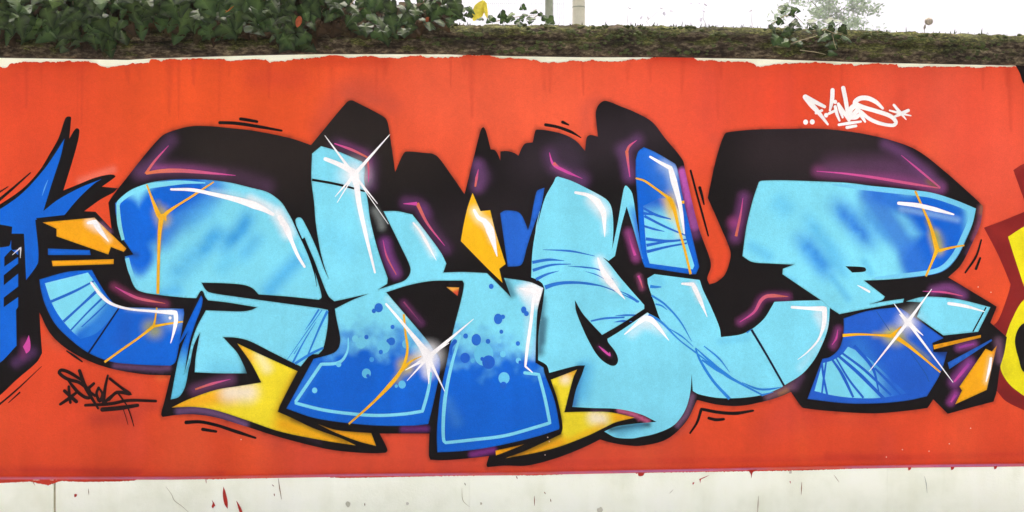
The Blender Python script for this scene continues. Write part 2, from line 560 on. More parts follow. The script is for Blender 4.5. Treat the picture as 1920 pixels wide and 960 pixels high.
red_ops = [
    spray('-40,200 20,700', 420, (226, 76, 42), 0.5), spray('330,180 560,170', 240, (238, 90, 36), 0.6),
    spray('850,170 1050,200', 300, (238, 98, 64), 0.8), spray('1250,230 1320,200', 220, (236, 88, 62), 0.6),
    spray('1750,200 1850,300', 260, (232, 90, 66), 0.8), spray('1480,170 1500,200', 160, (232, 74, 46), 0.5),
    spray('600,850 1200,860', 170, (226, 84, 58), 0.6), spray('1450,830 1900,840', 180, (232, 78, 44), 0.6),
    # overspray hanging round the piece
    spray('600,240 640,170 690,165 735,200', 34, (196, 78, 56), 0.55), spray('655,178 700,190', 22, (190, 80, 60), 0.5),
    spray('480,145 560,150', 40, (214, 70, 44), 0.5), spray('1100,240 1100,200 1118,190', 22, (206, 84, 64), 0.5),
    spray('1340,260 1355,300', 16, (200, 80, 60), 0.4), spray('1440,800 1470,770 1500,790', 50, (200, 70, 50), 0.5),
    spray('180,786 250,782', 26, (176, 58, 44), 0.6), spray('232,768 290,762', 18, (190, 64, 48), 0.5), spray('420,800 470,812 520,830', 26, (190, 70, 54), 0.5),
    spray('320,700 300,706', 14, (240, 130, 60), 0.4), spray('150,340 212,318', 12, (236, 130, 110), 0.6),
    spray('90,640 110,650', 18, (200, 90, 60), 0.4), spray('830,876 910,872', 14, (190, 66, 50), 0.35),
    spray('1330,525 1365,480', 10, (222, 70, 44), 0.3), spray('1505,782 1640,792', 24, (206, 66, 46), 0.45),
    spray('1240,826 1290,800', 14, (206, 84, 64), 0.5), spray('1680,240 1760,262', 40, (214, 78, 56), 0.35),
    # darker roller band along the foot
    spray('-40,884 60,882 180,884 260,886', 13, (196, 56, 40), 0.8), spray('260,886 420,886', 8, (206, 62, 44), 0.6),
    spray('1000,870 1280,864 1500,862 1920,852', 9, (208, 60, 42), 0.55), spray('1550,855 1700,858', 12, (204, 58, 42), 0.5),
]
for k in range(46):      # roller lanes and blotches
    u = rng.uniform(-60, 1980)
    v = rng.uniform(130, 860)
    h = rng.uniform(40, 240)
    cc = [(240, 100, 58), (222, 70, 44), (236, 92, 44), (226, 80, 62)][k % 4]
    red_ops.append(spray(f'{u:.0f},{v:.0f} {u + rng.uniform(-6, 6):.0f},{v + h:.0f}', rng.uniform(22, 60), cc, 0.28))
for k in range(34):      # rain runs below the coping
    u = rng.uniform(0, 1900)
    h = rng.uniform(25, 130)
    red_ops.append(spray(f'{u:.0f},{float(cop_bottom(u)):.0f} {u + rng.uniform(-3, 3):.0f},{float(cop_bottom(u)) + h:.0f}', rng.uniform(5, 15), (196, 62, 38), rng.uniform(0.2, 0.45), 0.0, True))
red_ops += [spray('1684,125 1692,270', 26, (214, 72, 46), 0.5), spray('1418,120 1424,240', 22, (214, 74, 48), 0.4), spray('560,108 640,112 720,112', 24, (204, 62, 34), 0.5), spray('30,115 120,118 170,116', 20, (206, 60, 32), 0.5), spray('1230,108 1300,110', 20, (204, 58, 36), 0.6), spray('300,116 480,114', 10, (214, 66, 34), 0.4)]  # vertical run stains, then the coping's soft shade painted into the red
so = contour(SHADOW_OUTLINE, 8.0)
so = np.vstack([so, so[:1]])
for k in range(0, len(so) - 1, 10):      # fuzzy overspray along the black outline
    red_ops.append(('s', so[k:k + 11], 7.0 + 5.0 * abs(mnoise.noise((k * 0.13, 1, 2))), np.array(lin((120, 44, 32))), 0.45 + 0.3 * mnoise.noise((k * 0.1, 5, 2)), 0.0, False))
mesh('red_paint_field', Wn(P, ly(0)), F, PAINT, wall, colour(P, RED, red_ops), label='orange red emulsion ground of the mural with torn upper edge')

# ------------------------------------------------------------------ plinth
PY = -0.034                      # front of the plinth
def plinth_block(u0, u1):
    V, F, C = [], [], []
    n = max(2, int((u1 - u0) / 12))
    for i in range(n + 1):
        u = u0 + (u1 - u0) * i / n
        x, _, z = W(u, ledge(u))
        w = 0.0012 * mnoise.noise((u * 0.05, 1.0, 2.0))
        for y, zz in ((0.02, z + 0.0005), (-0.020, z - 0.001), (PY + 0.004 + w, z - 0.0035), (PY + w, z - 0.010), (PY + w, z - 0.16), (PY, 0.0), (0.02, 0.0)):
            V.append((x, y, zz))
    for i in range(n):
        for j in range(6):
            a = i * 7 + j
            F.append((a, a + 1, a + 8, a + 7))
    F += [tuple(range(7))[::-1], tuple(range(n * 7, n * 7 + 7))]
    return mesh('plinth_block', V, F, PLASTER, wall)
joints = [U0, -196, 107, 880, 1660, U1]
for a, b in zip(joints[:-1], joints[1:]):
    plinth_block(a + (2.2 if a == 107 else 0.15 if a > U0 else 0), b - (2.2 if b == 107 else 0.15 if b < U1 else 0))
x0, _, zz = W(107, ledge(107))
box('joint_mortar', x0 - 0.012, x0 + 0.012, PY + 0.007, 0.02, 0.0, zz - 0.012, simple('old_mortar', lin((178, 172, 140)), 0.95, 40.0, 0.2), wall)

# sky sheen painted lilac along the ledge, and red paint that ran over it
def plinth_point(u, d):
    """d = photo pixels below the ledge line; the first 5 lie on the sloping lip"""
    x, _, z = W(u, ledge(u))
    if d <= 3.0:
        y, zz = -0.001 + (PY + 0.004 - 0.001 + 0.001) * d / 3.0 * 1.0, z - 0.0035 * d / 3.0
        y = -0.002 + (PY + 0.006) * d / 3.0
    elif d <= 5.5:
        f = (d - 3.0) / 2.5
        y, zz = PY + 0.004 - 0.004 * f, z - 0.0035 - 0.0065 * f
    else:
        y, zz = PY, z - 0.010 - (d - 5.5) * PXM
    return (x, y - 0.0022, zz + 0.0012)
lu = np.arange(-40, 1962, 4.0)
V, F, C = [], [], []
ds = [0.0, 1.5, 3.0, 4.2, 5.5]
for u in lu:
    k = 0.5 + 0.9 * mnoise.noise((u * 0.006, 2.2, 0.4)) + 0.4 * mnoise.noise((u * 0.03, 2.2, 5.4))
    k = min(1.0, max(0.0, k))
    sheen_col = np.array(lin((172, 140, 196))) * k + np.array(lin((214, 122, 104))) * (1 - k)
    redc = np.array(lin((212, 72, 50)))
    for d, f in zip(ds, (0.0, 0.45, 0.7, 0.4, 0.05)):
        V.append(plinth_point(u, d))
        C.append(redc * (1 - f) + sheen_col * f)
for i in range(len(lu) - 1):
    for j in range(4):
        a = i * 5 + j
        F.append((a, a + 1, a + 6, a + 5))
mesh('ledge_sheen_paint', V, F, PAINT, wall, np.array(C), label='red paint on the plinth edge with sky sheen painted in as a lilac line')
def lip_depth(u):
    base = float(np.interp(u, [-40, 0, 60, 95, 104, 118, 160, 230, 255, 262, 300, 420, 430, 470, 560, 600, 640, 760, 800, 880, 930, 1000, 1080, 1180, 1200, 1215, 1300, 1400, 1500, 1600, 1700, 1920, 1960],
                           [13, 12, 9, 16, 13, 8, 10, 9, 7.5, 5.5, 4.5, 6.5, 5.4, 6, 5, 4.5, 8, 7, 6.5, 6, 5, 7, 5.5, 5, 8, 5.5, 6.5, 7, 7.5, 6, 4.8, 5, 5]))
    return base + 1.3 * mnoise.noise((u * 0.3, 9.0, 1.0)) + 1.6 * abs(mnoise.noise((u * 0.9, 3.0, 1.0))) - 0.6
lu = np.arange(-40, 1962, 1.5)
V, F = [], []
for u in lu:
    e = max(lip_depth(u), 4.4)
    V += [plinth_point(u, 4.0), plinth_point(u, max(4.3, e * 0.6 + 1)), plinth_point(u, e)]
V = [(x, y + 0.0008, z) for x, y, z in V]
for i in range(len(lu) - 1):
    a = 3 * i
    F += [(a, a + 1, a + 4, a + 3), (a + 1, a + 2, a + 5, a + 4)]
mesh('paint_lip', V, F, PAINT, wall, np.tile(np.array(lin((206, 66, 44))), (len(V), 1)), label='ragged red paint run over the edge of the plinth')
def plinth_mark(name, s, c, w=None, **kw):
    if w is None:
        Q = contour(s, 3.0)
    else:
        Lp = path(s, 4.0)
        tn = np.gradient(Lp, axis=0)
        tn /= np.maximum(np.linalg.norm(tn, axis=1), 1e-6)[:, None]
        nr = np.stack([-tn[:, 1], tn[:, 0]], 1)
        ww = np.interp(np.linspace(0, 1, len(Lp)), [0, 0.5, 1], [w * 0.3, w, w * 0.3])[:, None] * 0.5
        Q = np.vstack([Lp + nr * ww, (Lp - nr * ww)[::-1]])
    V = [(p[0], PY - 0.0026, p[2]) for p in Wn(Q, PY)]
    return mesh(name, V, [tuple(range(len(V)))[::-1]], PAINT, wall, np.tile(np.array(lin(c)), (len(V), 1)), **kw)
DRIP = (184, 50, 38)
for s in ('419,912! 423,922 427,940 427,954! 421,945 418,928', '397,937! 401,942 404,948! 401,950 400,953! 397,950 399,943', '443,938! 448,945 454,957 456,972! 450,962',
          '140,926 145,927 143,931 140,932', '1402,881! 1420,880! 1411,886 1409,897! 1407,888', '1311,898! 1331,890! 1320,896 1314,899 1313,906!', '1298,905! 1302,904 1299,909!',
          '1196,886! 1208,887 1205,892 1197,892', '1702,877! 1708,876 1707,880 1703,882!', '1782,876! 1789,875 1787,880 1783,881!', '1863,875! 1869,873 1868,878 1864,880!', '1480,902! 1482,902 1482,907!'):
    plinth_mark('paint_drip', s, DRIP)
for s, w, c in (('522,897 524,912 528,936', 1.8, (150, 120, 84)), ('1002,930 1002,948', 1.8, (150, 96, 60)), ('386,897 387,906', 1.6, (170, 90, 60)), ('514,925 515,930', 2.0, (140, 84, 60)),
                ('311,912 322,927 327,938 340,948 354,960', 1.2, (170, 168, 130)), ('166,916 167,928', 1.6, (150, 130, 96)), ('1503,904 1502,927', 1.8, (170, 130, 90)), ('1422,930 1420,962', 2.2, (196, 188, 160)),
                ('1563,890 1573,904', 1.4, (190, 180, 150)), ('866,915 868,938 880,950', 1.2, (190, 188, 150)), ('871,905 873,910', 2.0, (150, 148, 116)), ('684,943 684,948', 2.0, (130, 110, 80)),
                ('1032,935 1033,941', 2.0, (150, 120, 90)), ('1020,922 1023,926', 1.8, (160, 130, 90)), ('968,892 970,898', 2.0, (150, 100, 70)), ('510,908 514,912', 1.6, (150, 110, 80)),
                ('1733,893 1736,905 1738,924', 1.6, (176, 184, 166)), ('1255,925 1262,918', 1.2, (190, 188, 160)), ('60,900 66,910', 1.6, (190, 140, 110)), ('96,902 100,908', 2.2, (176, 70, 50))):
    plinth_mark('stain_streak', s, c, w)
for x, y, r, c in ((653, 945, 5, (206, 208, 184)), (1125, 956, 6, (212, 212, 190)), (764, 944, 3, (220, 221, 200)), (902, 944, 2.4, (200, 198, 172)), (1482, 885, 3, (214, 208, 188))):
    a = np.linspace(0, 6.28, 11)[:-1]
    s = ' '.join(f'{x + r * rng.uniform(0.6, 1.2) * math.cos(q):.1f},{y + r * rng.uniform(0.6, 1.3) * math.sin(q):.1f}' for q in a)
    plinth_mark('stain_spot', s, c)

# ------------------------------------------------------------------ coping stones
def coping_stone(u0, u1, top_off):
    prof = [(0.10, -2, 0), (-0.036, 0, 0), (-0.042, 3, 0), (-0.044, 10, 1), (-0.044, 18, 1), (-0.042, 25, 1), (-0.032, 28, 1), (-0.026, 30, 1), (-0.030, 34, 1), (-0.026, 40, 1.2),
            (-0.014, 47, 1.3), (0.006, 53, 1.4), (0.03, 57.5, 1.5), (0.07, 60, 1.5), (0.15, 61, 1), (0.25, 60, 1), (0.33, 40, 1), (0.34, 0, 0), (0.30, -2, 0)]
    n = max(4, int((u1 - u0) / 5))
    V, F = [], []
    m = len(prof)
    for i in range(n + 1):
        u = u0 + (u1 - u0) * i / n
        x, _, z = W(u, cop_bottom(u))
        edge = min(i, n - i)
        r = 0.004 if edge == 0 else 0.0
        for y, h, k in prof:
            q = Vector((x * 9.0, y * 14.0 + h * 0.02, h * 0.12))
            d = 0.007 * mnoise.noise(q) + 0.005 * mnoise.noise(q * 2.7) + 0.004 * mnoise.noise(q * 6.1)
            hh = h * (1.0 + top_off(u) if h > 30 else 1.0)
            V.append((x, y - k * d + (r if y < 0.1 else -r), z + hh * PXM + k * 0.8 * d - (r if h > 50 else 0)))
    for i in range(n):
        for j in range(m - 1):
            a = i * m + j
            F.append((a, a + 1, a + m + 1, a + m))
        a = i * m
        F.append((a + m - 1, a, a + m, a + 2 * m - 1))
    F += [tuple(range(m)), tuple(range(n * m, n * m + m))[::-1]]
    return mesh('coping_stone', V, F, COPING, wall, smooth=True)
def top_off(u):
    return float(np.interp(u, [-420, 700, 880, 1000, 1180, 1300, 1440, 1600, 1760, 1920, 2340], [0, 0, 0.0, 0.06, 0.06, 0.04, 0.05, 0.06, 0.04, 0.03, 0]))
cj = [U0, -160, 215, 590, 905, 1236, 1588, 1960, U1]
for a, b in zip(cj[:-1], cj[1:]):
    coping_stone(a + 0.25, b - 0.25, top_off)

# ================================================================== THE MURAL (paint on the wall)
GLOBAL += [
    spray('663,328', 40, WH, 0.75), spray('663,328', 16, WH, 0.9),
    spray('803,668', 40, WH, 0.8, 0.1), spray('803,660 803,700', 18, WH, 0.7),
    spray('1702,604', 30, WH, 0.7), spray('1702,604', 13, WH, 0.9, 0.2),
]
# ---- the neighbouring pieces cut by the picture's edges
left = empty('neighbouring_piece', wall, label='blue flame-shaped end of the next graffiti piece')
fill('black_outline', '-90,440! 0,383 42,354 73,321 94,287 110,258 121,225 125,219 133,219 133,227 130,260! 138,246 144,240 149,244 144,273 119,357! 146,346 179,333 208,327 217,330 212,335 191,350! 221,353! 213,361! 187,375 158,396! 150,404 110,430 '
     '106,470 100,520 74,586! 76,622 79,662! 69,679 31,712 0,741 -90,810!', BK, 1, left, [spray('30,680 60,660', 16, PU, 0.5), spray('46,640 44,668', 12, (120, 50, 100), 0.6)], sp=6)
fill('blue_fill', '-90,440! 0,392 42,362 83,317 104,287 121,260! 114,292 100,335 81,396! 108,375 150,352 190,336! 177,344 154,365 139,381 121,403! 67,409! 95,437! 69,497 49,525! 47,480 45,438! 22,438! 23,425! 0,421 -90,414!', BL, 2, left)
fill('blue_fill', '-90,468! 16,462 21,450! 22,468 34,468! 34,575! 30,581! 31,648! 0,680 -90,745!', BL, 2, left)
for s in ('8,482! 21,468! 34,478! 34,482! 8,500!', '7,516! 34,494! 34,513! 7,535!', '7,558! 34,537! 34,557! 7,576!'):
    fill('black_bar', s, BK, 3, left)
stroke('highlight_stroke', '23,478 39,464! 38,484', (1, 3, 1), (220, 220, 225), 4, left, caps=False)
stroke('highlight_stroke', '90,337 84,352 79,367', (0.6, 2.4, 0.6), (96, 170, 235), 4, left, caps=False)
fill('pink_mark', '54,628! 57,643 56,657 49,663! 46,656! 43,650! 49,640', PK, 4, left, sp=5)
for s, w in (('-20,390 15,361 57,324', (6, 5, 2.5)), ('-10,366 15,350', (4, 2)), ('-20,774 30,732 78,687', (3.5, 3, 1)), ('16,755 37,736', (1.5, 3))):
    stroke('motion_line', s, w, BK, 1, left)

right = empty('neighbouring_piece', wall, label='yellow and dark red edge of the next graffiti piece')
fill('dark_red_fill', '1900,319! 1918,308 1990,290! 1990,430! 1921,377!', DRED, 1, right, [spray('1900,320 1925,300', 14, (160, 50, 40), 0.5)], sp=6)
fill('dark_red_fill', '1845,427! 1880,414 1914,400 1990,370! 1990,800! 1920,769 1886,752 1869,733! 1860,690 1856,620 1872,600 1891,550 1895,533! 1872,479', DRED, 2, right,
     [spray('1870,432 1890,440', 22, (158, 40, 34), 0.6), spray('1880,735 1910,752', 16, (110, 26, 26), 0.6)], sp=6)
fill('yellow_fill', '1890,444! 1920,425 1990,390! 1990,560! 1920,537! 1901,479', YE2, 3, right, [spray('1915,440 1930,500', 14, (200, 190, 30), 0.4)], sp=6)
fill('yellow_fill', '1990,520! 1920,562 1897,600 1887,627 1877,660 1876,690 1886,712 1903,730 1990,790!', YE2, 3, right, [spray('1880,680 1886,700', 12, (196, 186, 40), 0.5)], sp=6)
fill('black_fill', '1990,590! 1920,606 1909,617 1903,637 1905,655 1909,669 1920,698 1990,730!', BK, 4, right, sp=6)
fill('black_fill', '1903,121! 1912,137 1920,158 1990,240! 1990,118!', BK, 1, right, sp=6)

# ---- black block shadow and outline behind the whole piece
purple = [
    spray('262,322 290,318 340,318 400,326 450,332 500,348', 26, (84, 52, 86), 0.9), spray('272,322 300,288 322,262', 20, (92, 58, 98), 0.8), spray('290,316 360,316 420,324', 12, (150, 70, 140), 0.7),
    spray('632,272 665,284 692,298 692,345', 22, (96, 56, 104), 0.9), spray('640,268 690,292 691,330', 10, (160, 70, 150), 0.6),
    spray('762,380 786,385 806,425 836,465', 20, (96, 52, 100), 0.8), spray('795,392 800,400', 16, (110, 60, 120), 0.6),
    spray('722,455 728,480 742,512', 17, (124, 62, 132), 0.95), spray('703,395 712,410 716,425', 12, (122, 130, 128), 0.8),
    spray('757,568 775,590 790,606', 12, (92, 44, 88), 0.9),
    spray('896,310 902,335 896,350', 20, (110, 66, 118), 0.9), spray('902,330', 30, (84, 58, 90), 0.6),
    spray('1032,290 1040,310 1090,336', 24, (104, 62, 112), 0.9), spray('1060,280 1075,300', 34, (70, 52, 78), 0.6), spray('1040,312 1065,324', 10, (170, 84, 150), 0.6),
    spray('1195,262 1174,282 1180,330', 20, (110, 64, 118), 0.9), spray('1166,280', 22, (120, 76, 128), 0.7),
    spray('1279,322 1290,370 1302,425', 11, (186, 88, 176), 0.95, 0.3), spray('1296,390 1304,440', 16, (110, 62, 118), 0.6),
    spray('1178,436 1186,462 1192,484', 13, (150, 66, 130), 0.85), spray('1198,518 1204,540', 9, (140, 70, 110), 0.8),
    spray('1395,370 1388,405 1378,445', 18, (110, 56, 110), 0.9), spray('1376,418', 18, (170, 70, 140), 0.7),
    spray('1534,320 1640,330 1700,338 1762,352', 18, (150, 66, 130), 0.85), spray('1560,312 1660,312 1730,330', 34, (98, 60, 98), 0.8), spray('1660,270 1695,290 1762,350', 18, (104, 62, 110), 0.85), spray('1740,340 1756,350', 9, (120, 90, 60), 0.8),
    spray('1388,604 1414,585 1432,558 1476,556', 13, (120, 52, 104), 0.9),
    spray('1750,545 1780,540 1805,554', 15, (120, 62, 122), 0.9),
    spray('1572,618 1562,648', 12, (130, 60, 118), 0.85),
    spray('1798,652 1826,645', 12, (130, 62, 128), 0.9), spray('1818,680 1789,716', 17, (134, 62, 136), 0.95), spray('1792,738 1782,754', 12, (150, 62, 140), 0.9), spray('1872,640 1876,676', 13, (120, 84, 110), 0.8),
    spray('214,537 250,557 310,570', 13, (120, 48, 84), 0.9),
    spray('365,731 432,711', 18, (104, 60, 96), 0.85),
    spray('335,771 372,769 420,780 460,796', 11, (112, 80, 122), 0.9), spray('215,686 300,692 316,690', 9, (104, 70, 106), 0.9), spray('560,812 600,830', 8, (70, 44, 70), 0.3),
    spray('755,805 800,804', 9, (112, 46, 118), 0.9), spray('885,852 925,844', 10, (130, 50, 130), 0.95),
    spray('1298,742 1288,775 1270,797', 9, (120, 84, 112), 0.9), spray('1440,744 1485,724', 12, (124, 86, 100), 0.9), spray('1462,738 1475,732', 7, (170, 120, 70), 0.6), spray('1500,705 1490,725', 14, (92, 60, 92), 0.7),
    spray('1840,390 1838,415 1826,448', 9, (140, 74, 104), 0.9), spray('1841,386 1840,400', 7, (150, 100, 60), 0.7), spray('1822,460 1814,475', 9, (90, 56, 92), 0.6),
    spray('1160,769 1190,778 1215,790', 7, (196, 92, 130), 0.95, 0.2), spray('1112,770 1140,772', 6, (90, 50, 90), 0.5), spray('190,420 206,434', 7, (130, 90, 130), 0.8),
    spray('420,290 760,250', 160, (48, 40, 36), 0.6), spray('1450,280 1600,270', 120, (58, 46, 50), 0.5), spray('1000,300 1230,240', 90, (56, 46, 54), 0.5), spray('960,400 840,430', 80, (46, 38, 42), 0.5),
    spray('1000,640', 14, (60, 64, 66), 0.4), spray('1711,578 1730,570', 12, (120, 130, 130), 0.6),
]
fill('block_shadow', SHADOW_OUTLINE, BK, 3, wall, purple, sp=4.5,
     label='black block shadow and outline behind the blue letters')
fill('red_gap', '158,396! 183,378 213,361! 203,380! 209,429! 179,397!', RED, 4, wall, sp=6)

def pinks(parent, specs):
    for s, w, c, c2 in specs:
        stroke('glow_stroke', s, w, c, 4, parent, c2=c2, caps=False)

# ================================================================== letter S
S = empty('letter', wall, label='first letter of the piece, a wide blue S with gold crack')
s1 = '216,381! 242,358 273,345 294,340 335,336 387,337 429,342 471,352 498,359 513,367 529,381 539,397 548,413 560,440 572,465 585,495 595,525 603,557 598,562! 540,556 485,552! 473,540 456,534 421,531 378,530! 382,538 389,549! 385,557! 381,547 378,545 375,547 368,559! 346,558 292,552 260,545 250,534 240,505 234,481! 250,477! 240,462! 225,438 217,400'
fill('fill', s1, LB, 5, S, [
    spray('235,400 262,430 300,380 350,352', 44, BL, 1.0, 0.5), spray('240,440 262,480', 40, BL, 1.0, 0.4), spray('300,440 340,395 395,352', 46, BL, 0.8, 0.15), spray('258,480 262,505', 26, BL, 0.8, 0.1), spray('330,440 380,395 420,365', 35, (66, 160, 230), 0.6, 0.0, 'both'),
    spray('478,378 456,425 428,456 402,486', 27, (52, 158, 228), 0.9, 0.0, 'both'), spray('425,415 396,450 364,492', 26, (60, 164, 230), 0.9, 0.0, 'both'), spray('500,430 470,462 440,500', 24, (84, 184, 236), 0.7, 0.0, 'both'), spray('300,535 340,505 385,455', 35, (74, 176, 234), 0.6, 0.0, 'both'), spray('556,490 525,522 505,545', 26, (70, 174, 234), 0.75), spray('330,545 300,552', 22, (66, 168, 230), 0.6), spray('400,520 450,470', 27, (96, 198, 238), 0.6, 0.0, 'both'),
    spray('400,360 440,366 480,380 510,395', 12, (190, 232, 244), 0.5), spray('520,400 535,425 540,436', 20, WH, 0.85), spray('470,372 505,388', 14, WH, 0.6),
    spray('302,400 306,412', 22, (210, 190, 30), 0.7), spray('297,380 302,410 297,470', 9, (150, 140, 60), 0.45), spray('243,475 256,478', 9, (40, 50, 70), 0.5)], sp=3.2)
for s in ('221,385 224,378 245,362 275,350 300,346 340,342 385,343',):
    stroke('border_stroke', s, (7, 10, 9, 2), LB, 6, S, caps=False)
stroke('border_stroke', '221,384 224,420 231,450', (6, 8, 6), (130, 216, 226), 6, S, caps=False)
stroke('border_stroke', '238,484 245,510 258,538', (8, 8, 2), (120, 208, 232), 6, S, caps=False)
for s, w in (('275,346 286,375 297,402 302,408', (3, 4, 7, 10)), ('401,341 360,368 318,395 304,408', (2.5, 4, 4, 8)), ('303,404 299,440 297,500 296,551', (10, 6, 5.5, 5.5)), ('297,408 307,405 311,414', (6, 9, 2))):
    stroke('gold_crack', s, w, GO, 8, S, caps=False)
stroke('highlight_stroke', '321,355 360,356 400,364 450,376 490,390 512,402', (4, 6.5, 7, 10, 14, 6), WH, 9, S)
stroke('highlight_stroke', '525,408 536,425! 548,455 559,480 571,500', (10, 12, 7, 6, 4.5), WH, 9, S)
blob('highlight_dot', 527, 419, 3, WH, 9, S)
s2 = '378,531! 383,540 392,548 440,556 490,563 600,578! 615,581! 615,603 611,632 605,655 597,664! 582,664! 564,687! 551,681! 509,660 467,639 442,633 418,632! 430,645 445,662 457,685 463,700! 415,700 365,698! 367,670 375,624! 369,634 362,652 354,690 346,700! 353,672 360,640 370,612 386,582! 415,583 453,584 472,581 482,576! 463,573 426,567 390,563! 385,557!'
fill('fill', s2, LB, 5, S, [spray('457,660 462,700', 16, (70, 120, 140), 0.7), spray('400,690 440,696', 26, (100, 196, 228), 0.5), spray('600,600 560,660', 30, (108, 206, 240), 0.5), spray('463,697', 12, BK, 0.6)], sp=3.5)
for s, w in (('598,580 584,602 572,619', (3.5, 3, 0.6)), ('604,581 575,622 538,675', (1.6, 1.6, 1)), ('614,583 600,612 578,664', (5, 3.5, 3)), ('592,604 570,640 549,680', (1, 2.5, 4)), ('606,652 580,665 553,682', (4, 5, 5)), ('560,650 551,664', (0.6, 1.6))):
    stroke('hatch_line', s, w, (38, 128, 218), 6, S, caps=False)
fill('feather', '377,554! 366,576 352,605 331,653! 352,622! 341,650 334,675 329,700 320,749! 334,745 342,736 348,722 354,690 358,668! 346,701! 352,660 357,635 367,604 377,578 380,560', BL, 5, S, [grad(350, 640, 338, 700, (100, 200, 232))], sp=4)
s3 = '74,524! 125,510 172,506! 188,534 208,563 222,574 271,577 344,579! 345,590 331,672 327,681 319,686! 250,683 208,678 167,662 135,639 104,608 85,572 76,540'
fill('fill', s3, BL, 5, S, [spray('318,592 326,600', 26, (150, 190, 230), 0.8), spray('240,578 300,584', 9, (150, 190, 235), 0.6), spray('282,614 290,620', 24, (170, 170, 50), 0.75), spray('240,600 225,640', 26, (30, 90, 196), 0.4)], sp=3.5)
fill('light_panel', '84,531! 165,511! 180,532 196,555 222,578! 205,600 180,625 151,636! 133,619 112,594 96,566', LB, 6, S, [spray('225,570 195,610 160,636', 34, BL, 1.0, 0.35), spray('205,580 175,625', 40, (60, 150, 226), 0.5)], sp=3.5)
for s, w in (('176,527 140,546 92,567', (3, 5, 5)), ('182,545 155,570 119,603', (6, 4, 5)), ('193,558 165,585 130,622', (4, 3, 3)), ('203,566 178,590 153,613', (2, 3, 2))):
    stroke('hatch_line', s, w, (30, 104, 206), 7, S, caps=False)
stroke('joint_line', '224,576 200,612 166,662', (3, 3, 3.5), (16, 24, 60), 7, S, caps=False)
for s, w in (('294,577 291,598 288,612', (3, 3, 5)), ('343,603 315,607 288,612', (3, 4, 5)), ('290,610 262,632 225,658 196,679', (6, 4, 4, 4))):
    stroke('gold_crack', s, w, (240, 184, 30), 8, S, caps=False)
stroke('highlight_stroke', '171,530 187,551 208,569 240,579 280,583 329,586! 330,600 326,622 320,643', (4, 7, 5, 4, 5, 9, 7, 1.5), WH, 9, S)
blob('highlight_dot', 319, 596, 3, WH, 9, S)
stroke('slit', '552,418 565,447 580,482 590,513 594,538', (2.5, 2.5, 2, 2.4, 0.5), BK, 8, S, caps=False)
# arrow flying off the S to the left
fill('arrow_tip', '80,417! 177,408! 237,466! 232,472! 208,463! 203,477! 106,443! 106,429!', OR, 5, S, [spray('170,417 182,425', 16, (255, 236, 214), 0.9), spray('185,425 204,450', 10, (255, 230, 190), 0.6), spray('215,455 236,468', 9, (220, 140, 40), 0.5)], sp=3.5)
stroke('highlight_stroke', '165,418 178,416! 186,430 203,452', (5, 11, 8, 2), WH, 9, S)
fill('bar', '90,466! 168,469! 170,478! 90,478!', BL, 5, S, sp=6)
fill('bar', '97,489! 213,486! 213,495! 99,499!', OR, 5, S, sp=6)
pinks(S, [('273,326 290,302 316,273', (5, 4, 1), ORP, PK), ('274,325 300,321 340,320 400,325 442,329', (5, 8, 7, 4, 0.8), (222, 122, 70), PK), ('216,538 240,551 262,560 310,569', (1, 5, 5, 0.6), PK, ORP), ('366,730 396,720 432,711', (3, 5, 0.8), ORP, PK)])

# yellow flash under the S and K
flash = empty('yellow_flash', wall, label='yellow flash between the S and the K')
fill('fill', '445,644! 483,662 558,696! 525,760 521,772! 548,784 588,803 640,822 667,835! 608,826 525,809 463,788 400,768 363,763 322,764! 353,749 405,731 447,724 490,717! 471,681', YE, 5, flash, [
    spray('322,764 370,752 430,738', 30, (246, 176, 30), 0.9), spray('445,644 465,672', 22, (246, 186, 40), 0.9), spray('430,736 465,735', 30, (250, 236, 206), 0.95), spray('487,668 500,690', 18, (252, 242, 180), 0.8),
    spray('560,696 535,745 524,772', 18, (214, 166, 20), 0.7), spray('555,700 524,770', 7, (120, 92, 20), 0.6), spray('530,795 600,818 660,834', 30, (246, 178, 16), 0.95), spray('548,786 600,808 650,828', 8, (110, 70, 14), 0.7), spray('530,778 560,790', 10, (130, 90, 14), 0.6)], sp=3.5)
fill('fill', '596,795! 629,806 696,812! 705,836! 671,827 629,811', OR, 5, flash, [spray('600,797 650,806 700,812', 9, (110, 80, 20), 0.7)], sp=3.5)

# ================================================================== letter K
K = empty('letter', wall, label='second letter of the piece, a tall K with spotted blue legs')
k1 = ('585,288! 602,274! 629,282 679,303! 684,313 683,338 690,380 694,411 708,467 727,522! 726,532! 709,543! 740,533 760,525 769,512 769,500 754,467 719,396! 744,396 773,402! 798,434 827,474 837,494! 831,511! 865,510 913,512! 958,557! 945,521! 994,529 1019,540! 1016,550 1008,582 1005,637 1004,680! 1019,689! '
      '1021,700 1040,752 1049,800 1048,805! 1008,818 946,833 904,841 862,846 820,848! 819,817 821,783 827,731 837,682 850,620 866,557 870,532 867,526! 848,526 807,527 765,535 724,548! 800,637 812,653 824,670 825,693 812,758 803,795! 775,798 712,798 650,793 587,783 537,766! 588,673! 625,662 635,652 638,639 637,627 630,593 628,579! '
      '660,563 690,551! 650,560 627,565! 616,555 600,517 590,490 578,462 571,445! 566,448 558,430 554,413 558,408 565,409 573,422 583,442 596,472 608,505 616,522! 608,499 600,467 592,417 589,380 584,337')
